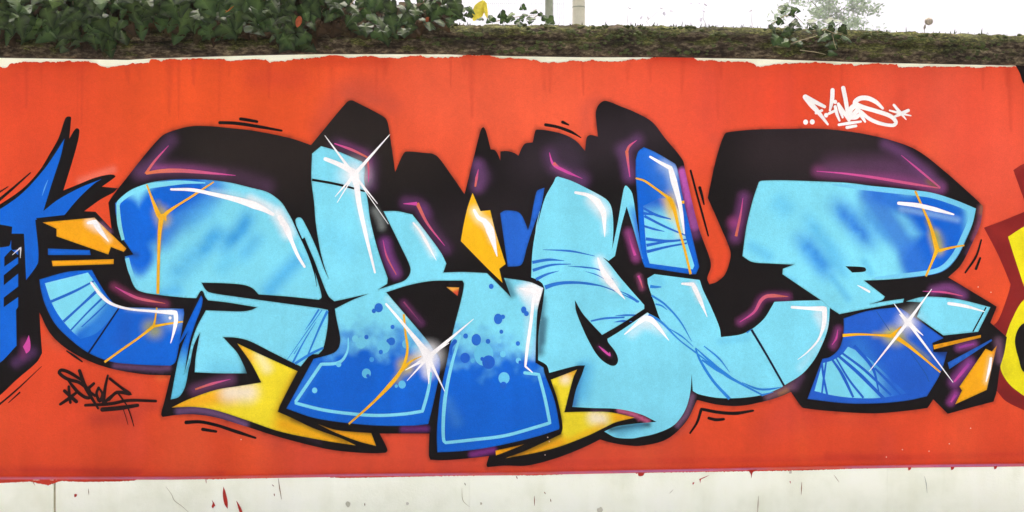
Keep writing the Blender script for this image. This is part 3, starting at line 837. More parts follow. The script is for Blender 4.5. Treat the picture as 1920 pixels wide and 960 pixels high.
fill('fill', k1, LB, 5, K, [
    grad(760, 600, 752, 690, BL, 0.42), spray('640,560 720,400', 260, LB, 0.0), spray('590,690 560,740', 16, (60, 140, 225), 0.5), spray('640,640 645,655', 16, (90, 170, 230), 0.6),
    spray('757,684 764,690', 20, (214, 190, 30), 0.8), spray('770,672 790,668', 12, (220, 190, 50), 0.6), spray('752,700 745,712', 14, (170, 160, 50), 0.6),
    spray('1000,548 1008,556', 34, WH, 0.95, 0.25), spray('975,543 1010,546', 14, WH, 0.6), spray('950,530 960,552', 13, (60, 110, 130), 0.75), spray('1010,590 1006,660', 7, (190, 225, 240), 0.4), spray('992,560 990,660', 12, (200, 236, 246), 0.5), spray('1006,640 1000,672', 9, (150, 200, 240), 0.6),
    spray('780,424 792,440 812,476', 13, (220, 244, 250), 0.8), spray('664,340 675,390 690,440', 13, (200, 238, 248), 0.6), spray('690,305 684,318', 8, (60, 90, 110), 0.3),
    spray('812,640 822,660', 12, (120, 180, 235), 0.5), spray('838,752 856,790', 20, (70, 140, 210), 0.4), spray('620,440 650,470', 40, (112, 208, 238), 0.5), spray('780,598 800,630', 14, (170, 220, 240), 0.5), spray('726,560 760,596', 8, (200, 238, 248), 0.5)], sp=3.0)
stroke('joint_line', '585,337 630,345 685,359', (4.5, 4.5, 3), BK, 8, K, caps=False)
stroke('inner_outline', '653,634 652,656 643,674 631,681 602,683! 555,752! 555,756! 608,769 671,777 712,779 760,776 792,771! 800,744 805,721 807,700', (2, 6, 6, 6, 6, 6, 6, 6, 6, 5.5), LB, 6, K, step=4)
stroke('inner_outline', '863,630 850,672 840,714 834,752 831,794 832,826 836,830! 883,825 946,817 1008,800 1031,793! 1022,748 1010,702! 984,699', (4, 6, 7, 6, 6, 6, 6, 6, 6), LB, 6, K, step=4)
stroke('inner_outline', '853,640 846,650 845,664', (8, 6, 4), (30, 96, 200), 6, K)
for x, y, r in ((710, 577, 8), (701, 583, 4), (736, 613, 3.8), (687, 632, 4), (734, 640, 7), (728, 639, 3.5), (714, 660, 4), (921, 537, 4.5), (943, 594, 4), (987, 588, 4.5), (940, 622, 3.6), (873, 630, 4.5), (915, 640, 4.4), (971, 644, 4)):
    blob('spot', x, y, r, (38, 112, 212), 7, K)
for x, y, rx, ry in ((934, 598, 8, 10), (982, 581, 5, 6.5), (893, 637, 9, 11)):
    blob('spot', x, y, rx, (38, 110, 212), 7, K, ry=ry)
for x, y, r, c in ((677, 643, 10, (112, 205, 236)), (666, 635, 6, (116, 208, 236)), (719, 650, 12, (104, 196, 232)), (697, 674, 4.5, (70, 160, 226)), (635, 683, 5, (110, 205, 236)), (687, 700, 8.5, (100, 196, 234)), (590, 732, 5, (122, 214, 240)), (754, 721, 7, (96, 190, 230)), (743, 724, 3, (96, 190, 230)),
                   (943, 664, 5.5, (110, 205, 238)), (972, 676, 5, (116, 210, 240)), (936, 639, 4.5, (120, 212, 240)), (945, 709, 10.5, (104, 200, 236)), (886, 676, 4, (90, 180, 228)), (762, 645, 8, (104, 190, 230))):
    blob('spot', x, y, r, c, 6, K)
blob('spot', 907, 664, 18, (102, 198, 234), 6, K, ry=22)
for x, y, r in ((690, 705, 3.5), (872, 671, 9), (916, 679, 12), (904, 673, 3.5), (975, 679, 3), (944, 722, 6)):
    blob('spot', x, y, r, (30, 98, 206), 7, K)
for s, w in (('757,589 760,622 764,654 760,677 752,695 733,720 696,758 654,795', (4, 4, 5, 6, 8, 5, 4, 3.5)), ('752,695 770,678 790,668', (7, 4, 1))):
    stroke('gold_crack', s, w, (240, 184, 28), 8, K, caps=False)
stroke('highlight_stroke', '610,298 635,308 662,322', (7, 9, 12), WH, 9, K)
stroke('highlight_stroke', '667,330 673,380 685,436 703,511', (12, 9, 6.5, 3.5), WH, 9, K)
stroke('highlight_stroke', '775,418 788,434 818,488', (3, 6, 1), WH, 9, K)
stroke('highlight_stroke', '724,570 755,606 802,664', (4, 6, 13), WH, 9, K)
stroke('highlight_stroke', '975,541 1008,546', (3, 12), WH, 9, K)
stroke('highlight_stroke', '1000,560 996,600 989,650 985,687! 998,698', (5, 6, 6, 6, 5, 2), WH, 9, K)
pinks(K, [('627,269 660,281 689,295', (2, 5, 3), PK, ORP), ('689,297 691,318 691,342', (3, 3.5, 0.8), ORP, PK), ('756,382 782,382', (0.8, 7), PK, PK), ('782,381 802,420 834,461', (7, 4, 0.8), ORP, PK), ('718,450 725,480 743,515', (0.8, 3.5, 1), PK, ORP), ('757,566 775,588 790,606', (3, 2, 0.6), (150, 66, 110), (110, 50, 96)),
           ('897,317 894,332 891,350', (0.6, 5, 3), PK, ORP)])
fill('corner_mark', '837,538! 861,539! 858,555!', (236, 170, 70), 5, K, [grad(848, 543, 850, 549, (214, 80, 50))], sp=2.5)

# sparkles: crossed rays of white paint
def sparkle(label, cx, cy, rays, parent):
    sp = empty('sparkle', parent, label=label)
    for (x, y, w) in rays:
        stroke('ray', f'{cx},{cy} {(cx + x) / 2},{(cy + y) / 2} {x},{y}', (w, w * 0.55, 1.1), WH, 11, sp, caps=False)
    a = np.linspace(0, 2 * math.pi, 20, endpoint=False)
    r = np.where(np.arange(20) % 2 == 0, 11.0, 7.0) * (0.7 if cx > 1500 else 1.0)
    Pp = np.stack([cx + r * np.cos(a), cy + r * np.sin(a)], 1)
    mesh('glint', Wn(Pp, ly(12)), [tuple(range(20))], PAINT, sp, np.tile(np.array(lin(WH)), (20, 1)))
sparkle('white sparkle at the head of the K', 664, 328, [(609, 254, 7), (731, 252, 8), (628, 369, 6), (632, 380, 4), (708, 382, 6), (728, 420, 2.5), (672, 375, 14)], wall)
sparkle('white sparkle between the legs of the K', 803, 670, [(888, 598, 9), (842, 643, 4), (760, 694, 9), (763, 714, 6), (804, 720, 12), (834, 734, 8), (780, 640, 16)], wall)
sparkle('small white sparkle on the last letter', 1702, 604, [(1747, 542, 7), (1676, 569, 6), (1630, 696, 7), (1787, 717, 6), (1686, 589, 9), (1731, 629, 9)], wall)

# ================================================================== lightning tip and small blue bar between K and E
bolt = empty('lightning_bolt', wall, label='orange lightning bolt with white streak over the K')
fill('fill', '886,362! 901,396! 919,394! 929,434 948,495! 936,504! 942,530! 912,501 864,452! 870,418 877,388', (248, 190, 20), 6, bolt, [spray('891,396 900,410 915,420', 16, (255, 238, 190), 0.9), spray('912,418 924,450', 12, (255, 236, 190), 0.7)], sp=3)
stroke('highlight_stroke', '889,394 897,408 908,414! 918,430 932,480', (5, 9, 16, 9, 2), WH, 9, bolt)
fill('blue_stem', '938,400! 946,395 967,396 975,400 981,409 990,431! 994,419 1000,386 1005,363 1008,357 1021,352! 1013,394 1004,415 988,463 981,490 975,498 952,500!', (34, 104, 212), 5, bolt, sp=5)
stroke('edge_line', '1012,396 1006,425 1003,450', (0.6, 2, 0.6), (150, 222, 240), 5, bolt, caps=False)

# ================================================================== letter E
E = empty('letter', wall, label='third letter of the piece, a light blue folded E')
e1 = ('1039,340! 1042,333 1046,331! 1071,339 1102,354 1133,371 1143,381 1148,396 1150,427 1148,467! 1150,457 1158,419 1169,357 1173,348 1181,355 1186,365 1192,402 1202,467! 1206,486! 1203,484! 1188,430 1175,387! 1165,423 1153,480! 1141,489! 1130,482! 1142,494 1165,523 1208,572! 1208,580! 1170,606 1134,630! 1139,635 1214,586! 1240,602 '
      '1278,651! 1297,701! 1294,737 1285,768 1268,793 1250,805 1222,815 1202,819 1185,822 1154,820 1133,809! 1154,800 1185,795 1205,793 1231,791! 1202,777 1160,767 1112,765 1073,763! 1080,731 1092,700 1097,685! 1080,686 1030,699! 1025,685 1009,675! 1010,624 1018,568 1021,542! 1017,532 1008,525 996,520! 998,475 1003,440 1010,413 1022,371')
fill('fill', e1, LB, 5, E, [
    spray('1015,560 1014,610 1012,660', 14, (40, 70, 90), 0.75), spray('1022,600 1018,640', 10, (50, 84, 104), 0.6), spray('1090,690 1080,730 1075,758', 16, (30, 90, 170), 0.85), spray('1100,690 1092,740', 26, (74, 176, 230), 0.6),
    spray('1145,805 1190,798 1215,796', 10, (20, 50, 70), 0.85), spray('1160,812 1200,800', 14, (70, 150, 190), 0.5), spray('1192,402 1198,440 1204,480', 16, (34, 110, 212), 0.95), spray('1188,395', 18, (70, 160, 226), 0.7),
    spray('1112,375 1130,396', 22, WH, 0.85), spray('1132,400 1134,435', 11, (220, 244, 250), 0.6), spray('1124,490 1135,515 1150,535', 17, (230, 248, 252), 0.9), spray('1135,515', 16, WH, 0.7),
    spray('1206,598 1214,600', 20, WH, 0.85), spray('1185,625 1208,610 1240,620', 16, (210, 240, 248), 0.6), spray('1055,350 1100,420', 60, (126, 218, 238), 0.3), spray('1010,600', 4, WH, 0.5)], sp=3.0, edge=1.0)
for s, w in (('1018,468 1071,471 1115,480', (0.8, 4, 1)), ('998,492 1029,487 1058,489', (6, 5, 1)), ('999,507 1033,497 1071,495', (6, 4, 1)), ('1005,524 1026,514 1048,508', (6, 4, 0.6)), ('1022,539 1040,533 1062,530 1100,531 1133,538 1165,551 1198,566', (8, 6, 5, 3, 2, 1.5, 4)),
             ('1065,499 1095,501 1123,506 1150,524', (0.6, 3, 2, 1)), ('1098,509 1118,515 1133,523', (0.6, 2, 0.6)), ('1108,602 1133,597 1171,595', (3, 4, 3)), ('1154,592 1172,591 1192,591', (1, 3.5, 3)), ('1152,604 1166,602 1185,603', (1, 4.5, 1)), ('1160,545 1178,553 1196,566', (0.6, 3, 5)), ('1075,531 1100,533 1130,537', (0.6, 2, 0.6))):
    stroke('fold_line', s, w, (40, 116, 210), 6, E, caps=False)
fill('counter', '1078,563! 1092,587 1112,610 1129,628! 1170,604 1208,579! 1209,586! 1165,613 1139,635! 1140,641 1154,660 1159,676 1154,685 1144,685 1125,672 1108,647 1092,614 1080,582', BK, 8, E, [spray('1122,650 1144,668', 6, (90, 40, 80), 0.6)], sp=4)
stroke('glow_stroke', '1123,649 1134,659 1144,667! 1143,660', (1, 4, 4, 1), PK, 9, E, caps=False)
stroke('highlight_stroke', '1079,361 1102,366 1120,378! 1131,398 1133,420 1134,444', (5, 7, 13, 11, 6, 1), WH, 9, E)
stroke('highlight_stroke', '1121,484 1127,500 1136,518 1152,538 1172,561', (3, 9, 13, 8, 1), WH, 9, E)
stroke('highlight_stroke', '1171,627 1190,611 1209,596! 1222,600 1254,638', (2, 6, 11, 7, 1), WH, 9, E)
pinks(E, [('1030,286 1037,307 1058,320 1092,335', (1, 6, 5, 0.6), PK, PK), ('1038,306 1050,315', (7, 1), ORP, PK), ('1194,263 1180,274 1175,285', (0.8, 4, 5), PK, ORP), ('1175,283 1178,308 1181,332', (6, 4, 1.5), ORP, PK), ('1178,436 1183,456 1191,479', (0.6, 3, 5), (150, 60, 110), PK), ('1197,517 1201,527 1205,540', (4, 3, 0.6), PK, ORP)])
fl2 = empty('yellow_flash', wall, label='yellow flash tucked under the E, pointing left and right')
fill('fill', '1033,712! 1082,693! 1075,708 1058,773! 1102,772 1144,773 1190,783! 1154,792 1133,802 1102,817 1050,837 1008,848 948,859! 988,844 1052,814! 1055,800 1046,752', YE, 5, fl2, [
    spray('1060,702 1078,697', 20, (246, 180, 40), 0.9), spray('1060,712', 16, (252, 236, 200), 0.9), spray('1115,783 1128,786', 22, (252, 238, 210), 0.9), spray('1160,782 1190,783', 26, (246, 176, 24), 0.95), spray('950,858 1000,846 1050,830', 22, (246, 172, 20), 0.95), spray('1130,800 1060,832', 14, (246, 186, 20), 0.7),
    spray('1040,728 1052,790', 8, (120, 100, 24), 0.65), spray('960,855 1010,836 1050,816', 8, (90, 60, 16), 0.75)], sp=3.2)
fill('fill', '983,833! 929,845! 930,854! 946,848', OR, 5, fl2, [spray('940,842 985,832', 5, (120, 70, 10), 0.6)], sp=3)

# ================================================================== letter L
Lt = empty('letter', wall, label='fourth letter of the piece, an L with framed blue stem')
fill('fill', '1192,300! 1197,284 1207,276! 1226,284 1259,303 1267,309 1272,326 1280,368 1288,402 1301,457 1311,500! 1305,514! 1295,514 1209,501! 1203,484 1199,440 1195,371 1192,333', BL, 5, Lt, [spray('1245,310 1260,322', 20, (200, 225, 245), 0.85), spray('1258,330 1264,370', 16, (180, 210, 240), 0.8), spray('1255,370 1262,400', 18, (230, 190, 50), 0.9), spray('1230,290 1250,360', 40, (60, 128, 220), 0.5)], sp=3.2)
fill('light_panel', '1206,386! 1209,430 1213,475 1218,494! 1299,505! 1302,498! 1284,440 1272,395 1262,372! 1235,372!', LB, 6, Lt, [grad(1240, 412, 1236, 376, (40, 108, 212)), spray('1255,370 1264,400', 22, (240, 200, 50), 0.95), spray('1268,400 1276,440', 16, (216, 232, 220), 0.7)], sp=3.2)
for s, w in (('1206,390 1230,403 1258,411', (4, 5, 2)), ('1206,400 1232,403', (6, 2)), ('1208,405 1245,424 1287,442', (5, 4, 2.5)), ('1208,424 1228,430 1246,434', (4, 4, 1)), ('1211,448 1250,452 1288,449', (6, 5, 3)), ('1212,460 1245,454 1270,451', (6, 4, 2)), ('1213,472 1250,463 1288,456', (6, 4, 3)), ('1262,462 1288,455', (1, 2))):
    stroke('hatch_line', s, w, (34, 104, 208), 7, Lt, caps=False)
for s, w in (('1192,334 1208,339 1230,354 1255,372', (3, 4, 4, 6)), ('1254,370 1264,392 1272,425 1283,465 1295,514', (8, 6, 4.5, 4.5, 4.5)), ('1283,379 1275,379', (6, 4))):
    stroke('gold_crack', s, w, (240, 182, 28), 8, Lt, caps=False)
stroke('highlight_stroke', '1219,294 1238,305 1257,315! 1265,345 1274,380 1283,438', (4, 7, 12, 9, 7, 2.5), WH, 9, Lt)
fill('fill', '1227,514! 1214,522! 1215,533 1227,568 1240,602 1278,651! 1297,701! 1299,733! 1310,739 1347,746 1389,746 1431,740 1462,728 1470,723 1504,701 1527,674 1541,647 1550,624 1554,606 1556,577! 1539,563! 1495,564 1452,566! 1447,575 1433,597 1410,617 1389,627 1352,632! 1349,614 1333,575 1318,543 1312,525!', LB, 5, Lt, [
    spray('1300,533 1312,560', 12, (214, 242, 250), 0.7), spray('1535,590 1545,610', 17, (216, 242, 250), 0.8), spray('1350,640 1400,634', 12, (100, 196, 234), 0.5), spray('1540,640 1500,690', 12, (190, 234, 246), 0.4), spray('1220,520 1240,530', 14, (96, 196, 236), 0.4)], sp=3.5, edge=1.0)
stroke('joint_line', '1409,618 1440,670 1470,723', (4.5, 4, 4), (14, 20, 50), 7, Lt, caps=False)
for s, w in (('1222,554 1247,571 1275,602 1297,640', (4, 3.5, 3, 1)), ('1229,570 1240,573 1251,581', (3, 3, 0.8)), ('1219,537 1228,538 1240,538', (6, 5, 2)), ('1216,590 1240,604 1272,636 1306,662 1335,684', (5, 4, 2.5, 3, 2)), ('1304,652 1330,676 1360,702 1387,718 1430,741', (1.5, 5, 6, 4, 3)),
             ('1316,675 1347,693 1372,709', (3, 9, 4)), ('1304,653 1312,674 1337,714 1368,748', (3, 5, 5, 6)), ('1320,649 1348,672 1368,698', (2, 3.5, 0.8)), ('1391,717 1420,729 1440,730 1466,726', (1, 4, 4, 1)), ('1248,612 1280,632 1300,650', (0.6, 3, 1)), ('1428,741 1450,735', (4, 1)), ('1410,617 1400,624', (1, 3))):
    stroke('fold_line', s, w, (40, 134, 222), 6, Lt, caps=False)
stroke('highlight_stroke', '1279,532 1299,533! 1310,556 1326,594', (4, 9, 7, 1), WH, 9, Lt)
stroke('highlight_stroke', '1485,576 1515,578 1546,579! 1545,606 1535,636 1514,660 1496,674', (5, 6, 10, 8, 4, 3, 1), WH, 9, Lt)
pinks(Lt, [('1393,371 1389,400 1380,443', (0.8, 4, 5), PK, ORP), ('1387,604 1414,585 1428,562 1440,555 1478,556', (0.8, 4, 6, 7, 0.8), PK, ORP)])

# ================================================================== last letter
Z = empty('letter', wall, label='last letter of the piece, a big blue E running to the right')
z1 = ('1423,341! 1428,339 1466,338 1528,340 1591,343 1653,351 1716,357 1749,362 1791,375 1830,391! 1824,418 1812,448 1797,479 1778,502 1760,512 1728,518 1666,524 1620,526! 1659,556! 1655,562 1632,570! 1666,564 1695,560! 1693,567! 1630,578 1574,589! 1554,576! 1538,562! 1467,514! 1468,504! 1489,496! 1445,494 1410,491 1392,480! 1397,442 1401,418 1412,374')
fill('fill', z1, LB, 5, Z, [
    spray('1745,395 1770,440 1735,490', 62, BL, 1.0, 0.45), spray('1650,362 1700,385 1790,400', 30, BL, 0.9, 0.3), spray('1630,365 1690,450 1720,500', 34, (44, 116, 214), 0.85, 0.2), spray('1548,362 1600,418 1650,480', 30, (46, 132, 224), 1.0, 0.0, 'both'), spray('1600,370 1640,420 1690,470', 22, (58, 142, 224), 0.7, 0.0, 'both'),
    spray('1482,428 1520,468 1570,535', 30, (54, 148, 228), 1.0, 0.0, 'both'), spray('1495,385 1540,445 1600,520', 23, (84, 184, 236), 0.75, 0.0, 'both'), spray('1445,362 1490,410', 32, (94, 194, 236), 0.7, 0.0, 'both'), spray('1410,462 1440,480', 18, (86, 186, 234), 0.6), spray('1560,520 1590,560', 12, (84, 182, 234), 0.6), spray('1540,470 1600,530', 14, (84, 184, 234), 0.5, 0.0, 'both'), spray('1620,490 1632,512', 12, (84, 184, 234), 0.5),
    spray('1690,392 1740,400 1795,412', 10, (130, 176, 228), 0.75), spray('1752,440 1760,468', 17, (196, 186, 40), 0.9), spray('1740,415 1752,445', 9, (150, 150, 60), 0.6), spray('1760,450', 22, (120, 140, 90), 0.4), spray('1470,520 1490,528', 10, (96, 194, 234), 0.6)], sp=3.2)
stroke('border_stroke', '1560,346 1640,354 1716,362 1749,367 1790,380 1824,394! 1818,418 1806,446 1792,475 1774,497 1757,507 1726,513 1666,519 1640,521', (2, 9, 10, 10, 10, 10, 10, 10, 9, 8, 4), (116, 206, 240), 6, Z, caps=False)
fill('counter', '1585,499! 1620,501 1624,505 1622,509 1598,511!', BK, 6, Z, sp=4)
for s, w in (('1716,358 1728,385 1745,425 1757,468', (4, 4, 6, 9)), ('1808,460 1785,464 1760,470', (3, 4, 6)), ('1757,468 1748,490 1736,518', (8, 4, 4))):
    stroke('gold_crack', s, w, (236, 180, 30), 8, Z, caps=False)
stroke('highlight_stroke', '1685,381 1720,385 1755,393 1788,402', (6, 8.5, 8, 3), WH, 9, Z)
stroke('highlight_stroke', '1608,535 1618,540 1630,547', (1, 4, 4), WH, 9, Z)
fill('fill', '1582,597! 1627,583 1680,576! 1692,580 1769,634! 1748,643! 1750,660! 1776,660! 1763,700 1738,743! 1700,751 1648,756 1586,756 1514,748! 1542,673! 1557,669 1573,654 1580,635 1582,618', (30, 96, 206), 5, Z, [spray('1673,628 1680,630', 26, (206, 200, 50), 0.9), spray('1640,628 1668,628', 10, (180, 170, 60), 0.6), spray('1760,660 1775,664', 12, (20, 40, 90), 0.8), spray('1610,650 1640,700', 30, (50, 130, 220), 0.6), spray('1690,632 1740,672', 8, (150, 150, 60), 0.5)], sp=3.4)
fill('light_panel', '1542,681! 1527,733! 1560,741 1600,746 1650,746 1700,738! 1660,700 1620,665 1590,650! 1578,665 1560,676', LB, 6, Z, [grad(1615, 690, 1665, 676, (32, 98, 208)), spray('1600,650 1650,690', 26, (60, 150, 224), 0.4), spray('1660,738 1700,730', 24, (44, 120, 216), 0.5)], sp=3.4)
for s, w in (('1541,680 1544,706 1551,740', (4, 4, 4)), ('1549,679 1545,706 1541,738', (3, 4, 3)), ('1561,675 1578,700 1600,745', (4, 6, 4)), ('1568,672 1592,712 1619,746', (3, 4, 4)), ('1573,668 1610,700 1657,747', (5, 7, 6)), ('1579,662 1620,693 1671,741', (4, 5, 4)), ('1601,648 1636,690 1648,735', (7, 6, 2)), ('1640,690 1665,715 1692,744', (4, 5, 3))):
    stroke('hatch_line', s, w, (30, 98, 206), 7, Z, caps=False)
for s, w in (('1580,629 1610,627 1640,628 1672,630', (6, 4.5, 3, 7)), ('1675,629 1700,646 1730,670 1763,698', (9, 6, 4, 3)), ('1672,629 1690,612', (6, 2))):
    stroke('gold_crack', s, w, (242, 182, 24), 8, Z, caps=False)
for s in ('1643,583 1668,620', '1700,650 1735,700 1742,716'):
    stroke('faint_line', s, 1.2, (30, 84, 150), 6, Z, caps=False)
fill('fill', '1699,565! 1728,557 1760,557 1801,562 1857,576! 1845,600 1834,622! 1769,629! 1719,594! 1730,567!', LB, 5, Z, [spray('1724,585 1735,600', 10, (150, 220, 240), 0.4)], sp=4)
stroke('joint_line', '1849,576 1836,600 1824,622', (2.6, 2.6, 2.6), BK, 7, Z, caps=False)
stroke('highlight_stroke', '1779,569 1810,574 1845,584', (6, 6, 2), WH, 9, Z)
fill('bar', '1750,647! 1839,628! 1839,633! 1751,655!', OR, 5, Z, sp=6)
fill('bar', '1777,680! 1859,636! 1860,639! 1780,692!', (34, 104, 206), 5, Z, sp=6)
fill('arrow_tip', '1848,654! 1860,659! 1869,648! 1850,731! 1791,758! 1804,732! 1799,725!', (246, 174, 14), 5, Z, [spray('1858,672 1850,716', 10, (252, 220, 150), 0.8), spray('1868,650 1858,700', 7, (232, 140, 50), 0.7)], sp=4)
stroke('highlight_stroke', '1858,672 1855,692 1849,715', (5, 6, 2), WH, 9, Z)
pinks(Z, [('1531,321 1580,325 1640,333 1700,343 1763,353', (1, 3.5, 5, 5, 1.5), PK, (206, 92, 120)), ('1690,291 1725,320 1763,352', (0.8, 4, 3), PK, (196, 90, 130)), ('1730,546 1770,548 1805,555', (0.8, 4, 1.5), PK, (206, 90, 120)), ('1571,618 1568,634 1560,647', (0.8, 4, 1), PK, PK), ('1798,652 1812,648 1826,645', (3, 5, 2), (150, 60, 150), (150, 60, 150)), ('1817,682 1804,698 1789,716', (5, 6, 3), (150, 62, 154), PK), ('1792,740 1783,754', (6, 3), (150, 60, 150), PK)])

# ================================================================== motion lines round the piece
for s, w in (('412,230 440,231 470,235 528,245', (6, 6.5, 6, 4)), ('451,223 465,225 482,228', (6, 6, 5)), ('1023,234 1045,238 1070,247 1089,258', (6, 5.5, 6, 2)), ('1055,229 1066,234', (6, 3)), ('1295,320 1306,362 1318,405 1328,442', (4, 4, 4, 3)), ('1312,352 1316,366 1320,383', (6, 5, 3)),
             ('1840,450 1830,481 1810,511', (3, 4.5, 3.5)), ('1838,484 1830,504', (4, 5)), ('349,792 375,791 405,797 436,807 479,821', (7, 6, 6, 6.5, 4)), ('380,805 405,809', (6.5, 5)), ('1294,812 1307,792 1315,767! 1347,773 1379,775 1412,770', (3.5, 5, 6, 6, 6.5, 4)), ('1329,784 1342,787 1357,786', (5.5, 6, 5)), ('125,658 140,668 154,678', (2.5, 4.5, 3))):
    stroke('motion_line', s, w, BK, 2, wall)

# ================================================================== tags
tagw = empty('signature', wall, label='white spray tag reading F.lines with a star, upper right')
for s, w in (('1510,182 1522,197 1534,210 1552,233', (10, 10, 7, 4)), ('1510,182 1526,190 1546,200', (10, 8, 6)), ('1530,212 1541,207', (5, 5)), ('1561,169 1560,188 1556,207', (8, 8, 4)), ('1554,213 1567,207', (5, 5)), ('1566,200 1569,213 1574,226', (6, 6, 4)), ('1572,195 1576,208 1580,220', (6, 7, 4)),
             ('1573,196 1583,212 1592,226', (5, 7, 5)), ('1581,165 1586,190 1591,225', (8, 8, 5)), ('1593,222 1594,207 1604,198 1609,204 1599,216', (7, 10, 10, 9, 8)), ('1597,221 1605,220 1613,214', (7, 8, 6)), ('1612,208 1616,218 1622,228', (6, 7, 4)),
             ('1655,203 1642,191 1626,184 1611,185 1603,193 1615,200 1642,208 1670,218 1680,229 1675,235 1649,231 1629,222 1614,209', (5, 8, 9, 9, 9, 8, 8, 8, 7, 6, 7, 7, 6)), ('1573,234 1592,231 1614,228', (5, 6, 4)), ('1588,239 1605,236', (6, 5)), ('1676,197 1687,210 1699,224', (5, 6, 2)), ('1703,207 1690,213 1677,219', (6, 7, 4)), ('1668,207 1690,213 1708,217', (3, 5, 2))):
    stroke('stroke', s, w, (244, 243, 240), 6, tagw)
for x, y, r in ((1549, 216, 4), (1510.5, 229, 4.6), (1523, 228.5, 4.6), (1566, 191, 3.6)):
    blob('dot', x, y, r, (246, 245, 242), 6, tagw)
tagb = empty('signature', wall, label='small black spray tag with a star and underlines, lower left')
for s, w in (('152,712 129,698 115,694 111,699 125,710 150,718 167,733 169,745 160,745 145,734 127,712', (4, 5, 5, 5, 5, 5, 6, 5, 5, 5, 3)), ('149,695 160,725 184,766', (5, 6, 3)), ('176,719 165,731 178,742', (4, 5, 4)), ('185,727 181,738 187,752 192,739 186,728', (4, 4, 5, 4, 3)), ('202,704 197,727 194,754', (3, 4.5, 5)), ('194,756 208,744 219,735', (4, 5, 4)),
             ('206,710 225,725 245,739! 219,736 204,750', (4, 4, 5, 5, 4)), ('160,760 208,757 240,751 292,752', (4, 5, 4.5, 4)), ('192,768 225,765 258,760', (6.5, 6.5, 5)), ('240,765 246,782 251,799', (2, 1.8, 1.2)), ('231,767 236,782 240,796', (1.2, 1, 0.8)), ('129,725 130,740 132,755', (4, 4.5, 4)), ('121,733 143,753', (5, 5.5)), ('142,737 128,748 113,758', (4, 5, 4)), ('222,738 238,760', (3, 2))):
    stroke('stroke', s, tuple(1.3 * q for q in w), (36, 18, 16), 6, tagb)
# tiny flecks
for x, y in ((1692, 843), (1780, 832), (1742, 846), (1027, 820), (1022, 853), (1662, 857), (1820, 803), (1834, 538), (1858, 548), (1540, 640), (452, 824), (1030, 828)):
    blob('paint_fleck', x, y, 1.1, (230, 200, 180), 9, wall)

# ================================================================== GREENERY
def leaf_mesh(name, kind, mat, seed):
    r = random.Random(seed)
    if kind == 'ivy':
        half = [(0.12, -0.09), (0.31, -0.10), (0.49, 0.06), (0.47, 0.20), (0.39, 0.33), (0.39, 0.45), (0.29, 0.60), (0.14, 0.83)]
        tips = (2, 5)
    else:                                # plain oval leaf
        half = [(0.10, 0.02), (0.22, 0.15), (0.29, 0.34), (0.29, 0.52), (0.22, 0.72), (0.11, 0.89)]
        tips = ()
    half = [(x * r.uniform(0.9, 1.1), y + r.uniform(-0.03, 0.03)) for x, y in half]
    hl = [(-x * r.uniform(0.92, 1.08), y + r.uniform(-0.02, 0.02)) for x, y in half]
    fold = r.uniform(0.10, 0.35)
    curl = r.uniform(0.1, 0.35)
    def z(x, y):
        return -fold * abs(x) - curl * max(0.0, y - 0.3) ** 2 + 0.05 * math.sin(7 * x + seed)
    mid = [(0, 0.0), (0, 0.25), (0, 0.6), (0, 1.0)]
    pts = mid + half + hl
    V = [(x, y, z(x, y)) for x, y in pts]
    C = [(0.0, 0, 0)] * len(V)
    C[0], C[1], C[2], C[3] = (0.55, 0, 0), (0.34, 0, 0), (0.24, 0, 0), (0.1, 0, 0)
    n = len(half)
    F = []
    for side, base in ((1, 4), (-1, 4 + n)):
        for t in tips:
            C[base + t] = (0.12, 0, 0)
        for i in range(n - 1):
            y = 0.5 * (pts[base + i][1] + pts[base + i + 1][1])
            m = 1 if y < 0.42 else 2
            F.append((m, base + i, base + i + 1))
        F += [(0, base, 1), (2, base + n - 1, 3)]
        k = next(i for i in range(n) if pts[base + i][1] > 0.30)
        F.append((1, base + k, 2))
    F = [f if sum((V[f[j]][0] * V[f[(j + 1) % 3]][1] - V[f[(j + 1) % 3]][0] * V[f[j]][1]) for j in range(3)) > 0 else f[::-1] for f in F]
    me = bpy.data.meshes.new(name)
    me.from_pydata(V, [], F)
    at = me.color_attributes.new('Col', 'FLOAT_COLOR', 'POINT')
    at.data.foreach_set('color', np.array([(*c, 1.0) for c in C], np.float32).ravel())
    me.materials.append(mat)
    return me
ivy_meshes = [leaf_mesh('leaf', 'ivy', IVY, k) for k in range(7)]
def leaf_matrix(pos, size, tip, normal, r):
    t = Vector(tip).normalized()
    n = Vector(normal)
    n = (n - t * n.dot(t)).normalized()
    x = t.cross(n)
    M = Matrix((( x.x, t.x, n.x, pos[0]), (x.y, t.y, n.y, pos[1]), (x.z, t.z, n.z, pos[2]), (0, 0, 0, 1)))
    return M @ Matrix.Diagonal((size * r.uniform(0.85, 1.1), size, size, 1.0))
def rand_leaf(r, droop=1.0):
    tip = (r.uniform(-0.9, 0.9), r.uniform(-0.55, 0.15), -droop * r.uniform(0.35, 1.0))
    nor = (r.uniform(-0.75, 0.75), -1.0, r.uniform(-0.1, 1.3))
    return tip, nor
def join_leaves(name, items, meshes, parent, mat, **kw):
    V, F, C = [], [], []
    for M, mi, rnd in items:
        me = meshes[mi]
        o = len(V)
        for v in me.vertices:
            V.append(tuple(M @ v.co))
        cd = me.color_attributes['Col'].data
        for q in cd:
            C.append((q.color[0], rnd, 0))
        for p in me.polygons:
            F.append(tuple(o + i for i in p.vertices))
    return mesh(name, V, F, mat, parent, np.array(C), **kw)
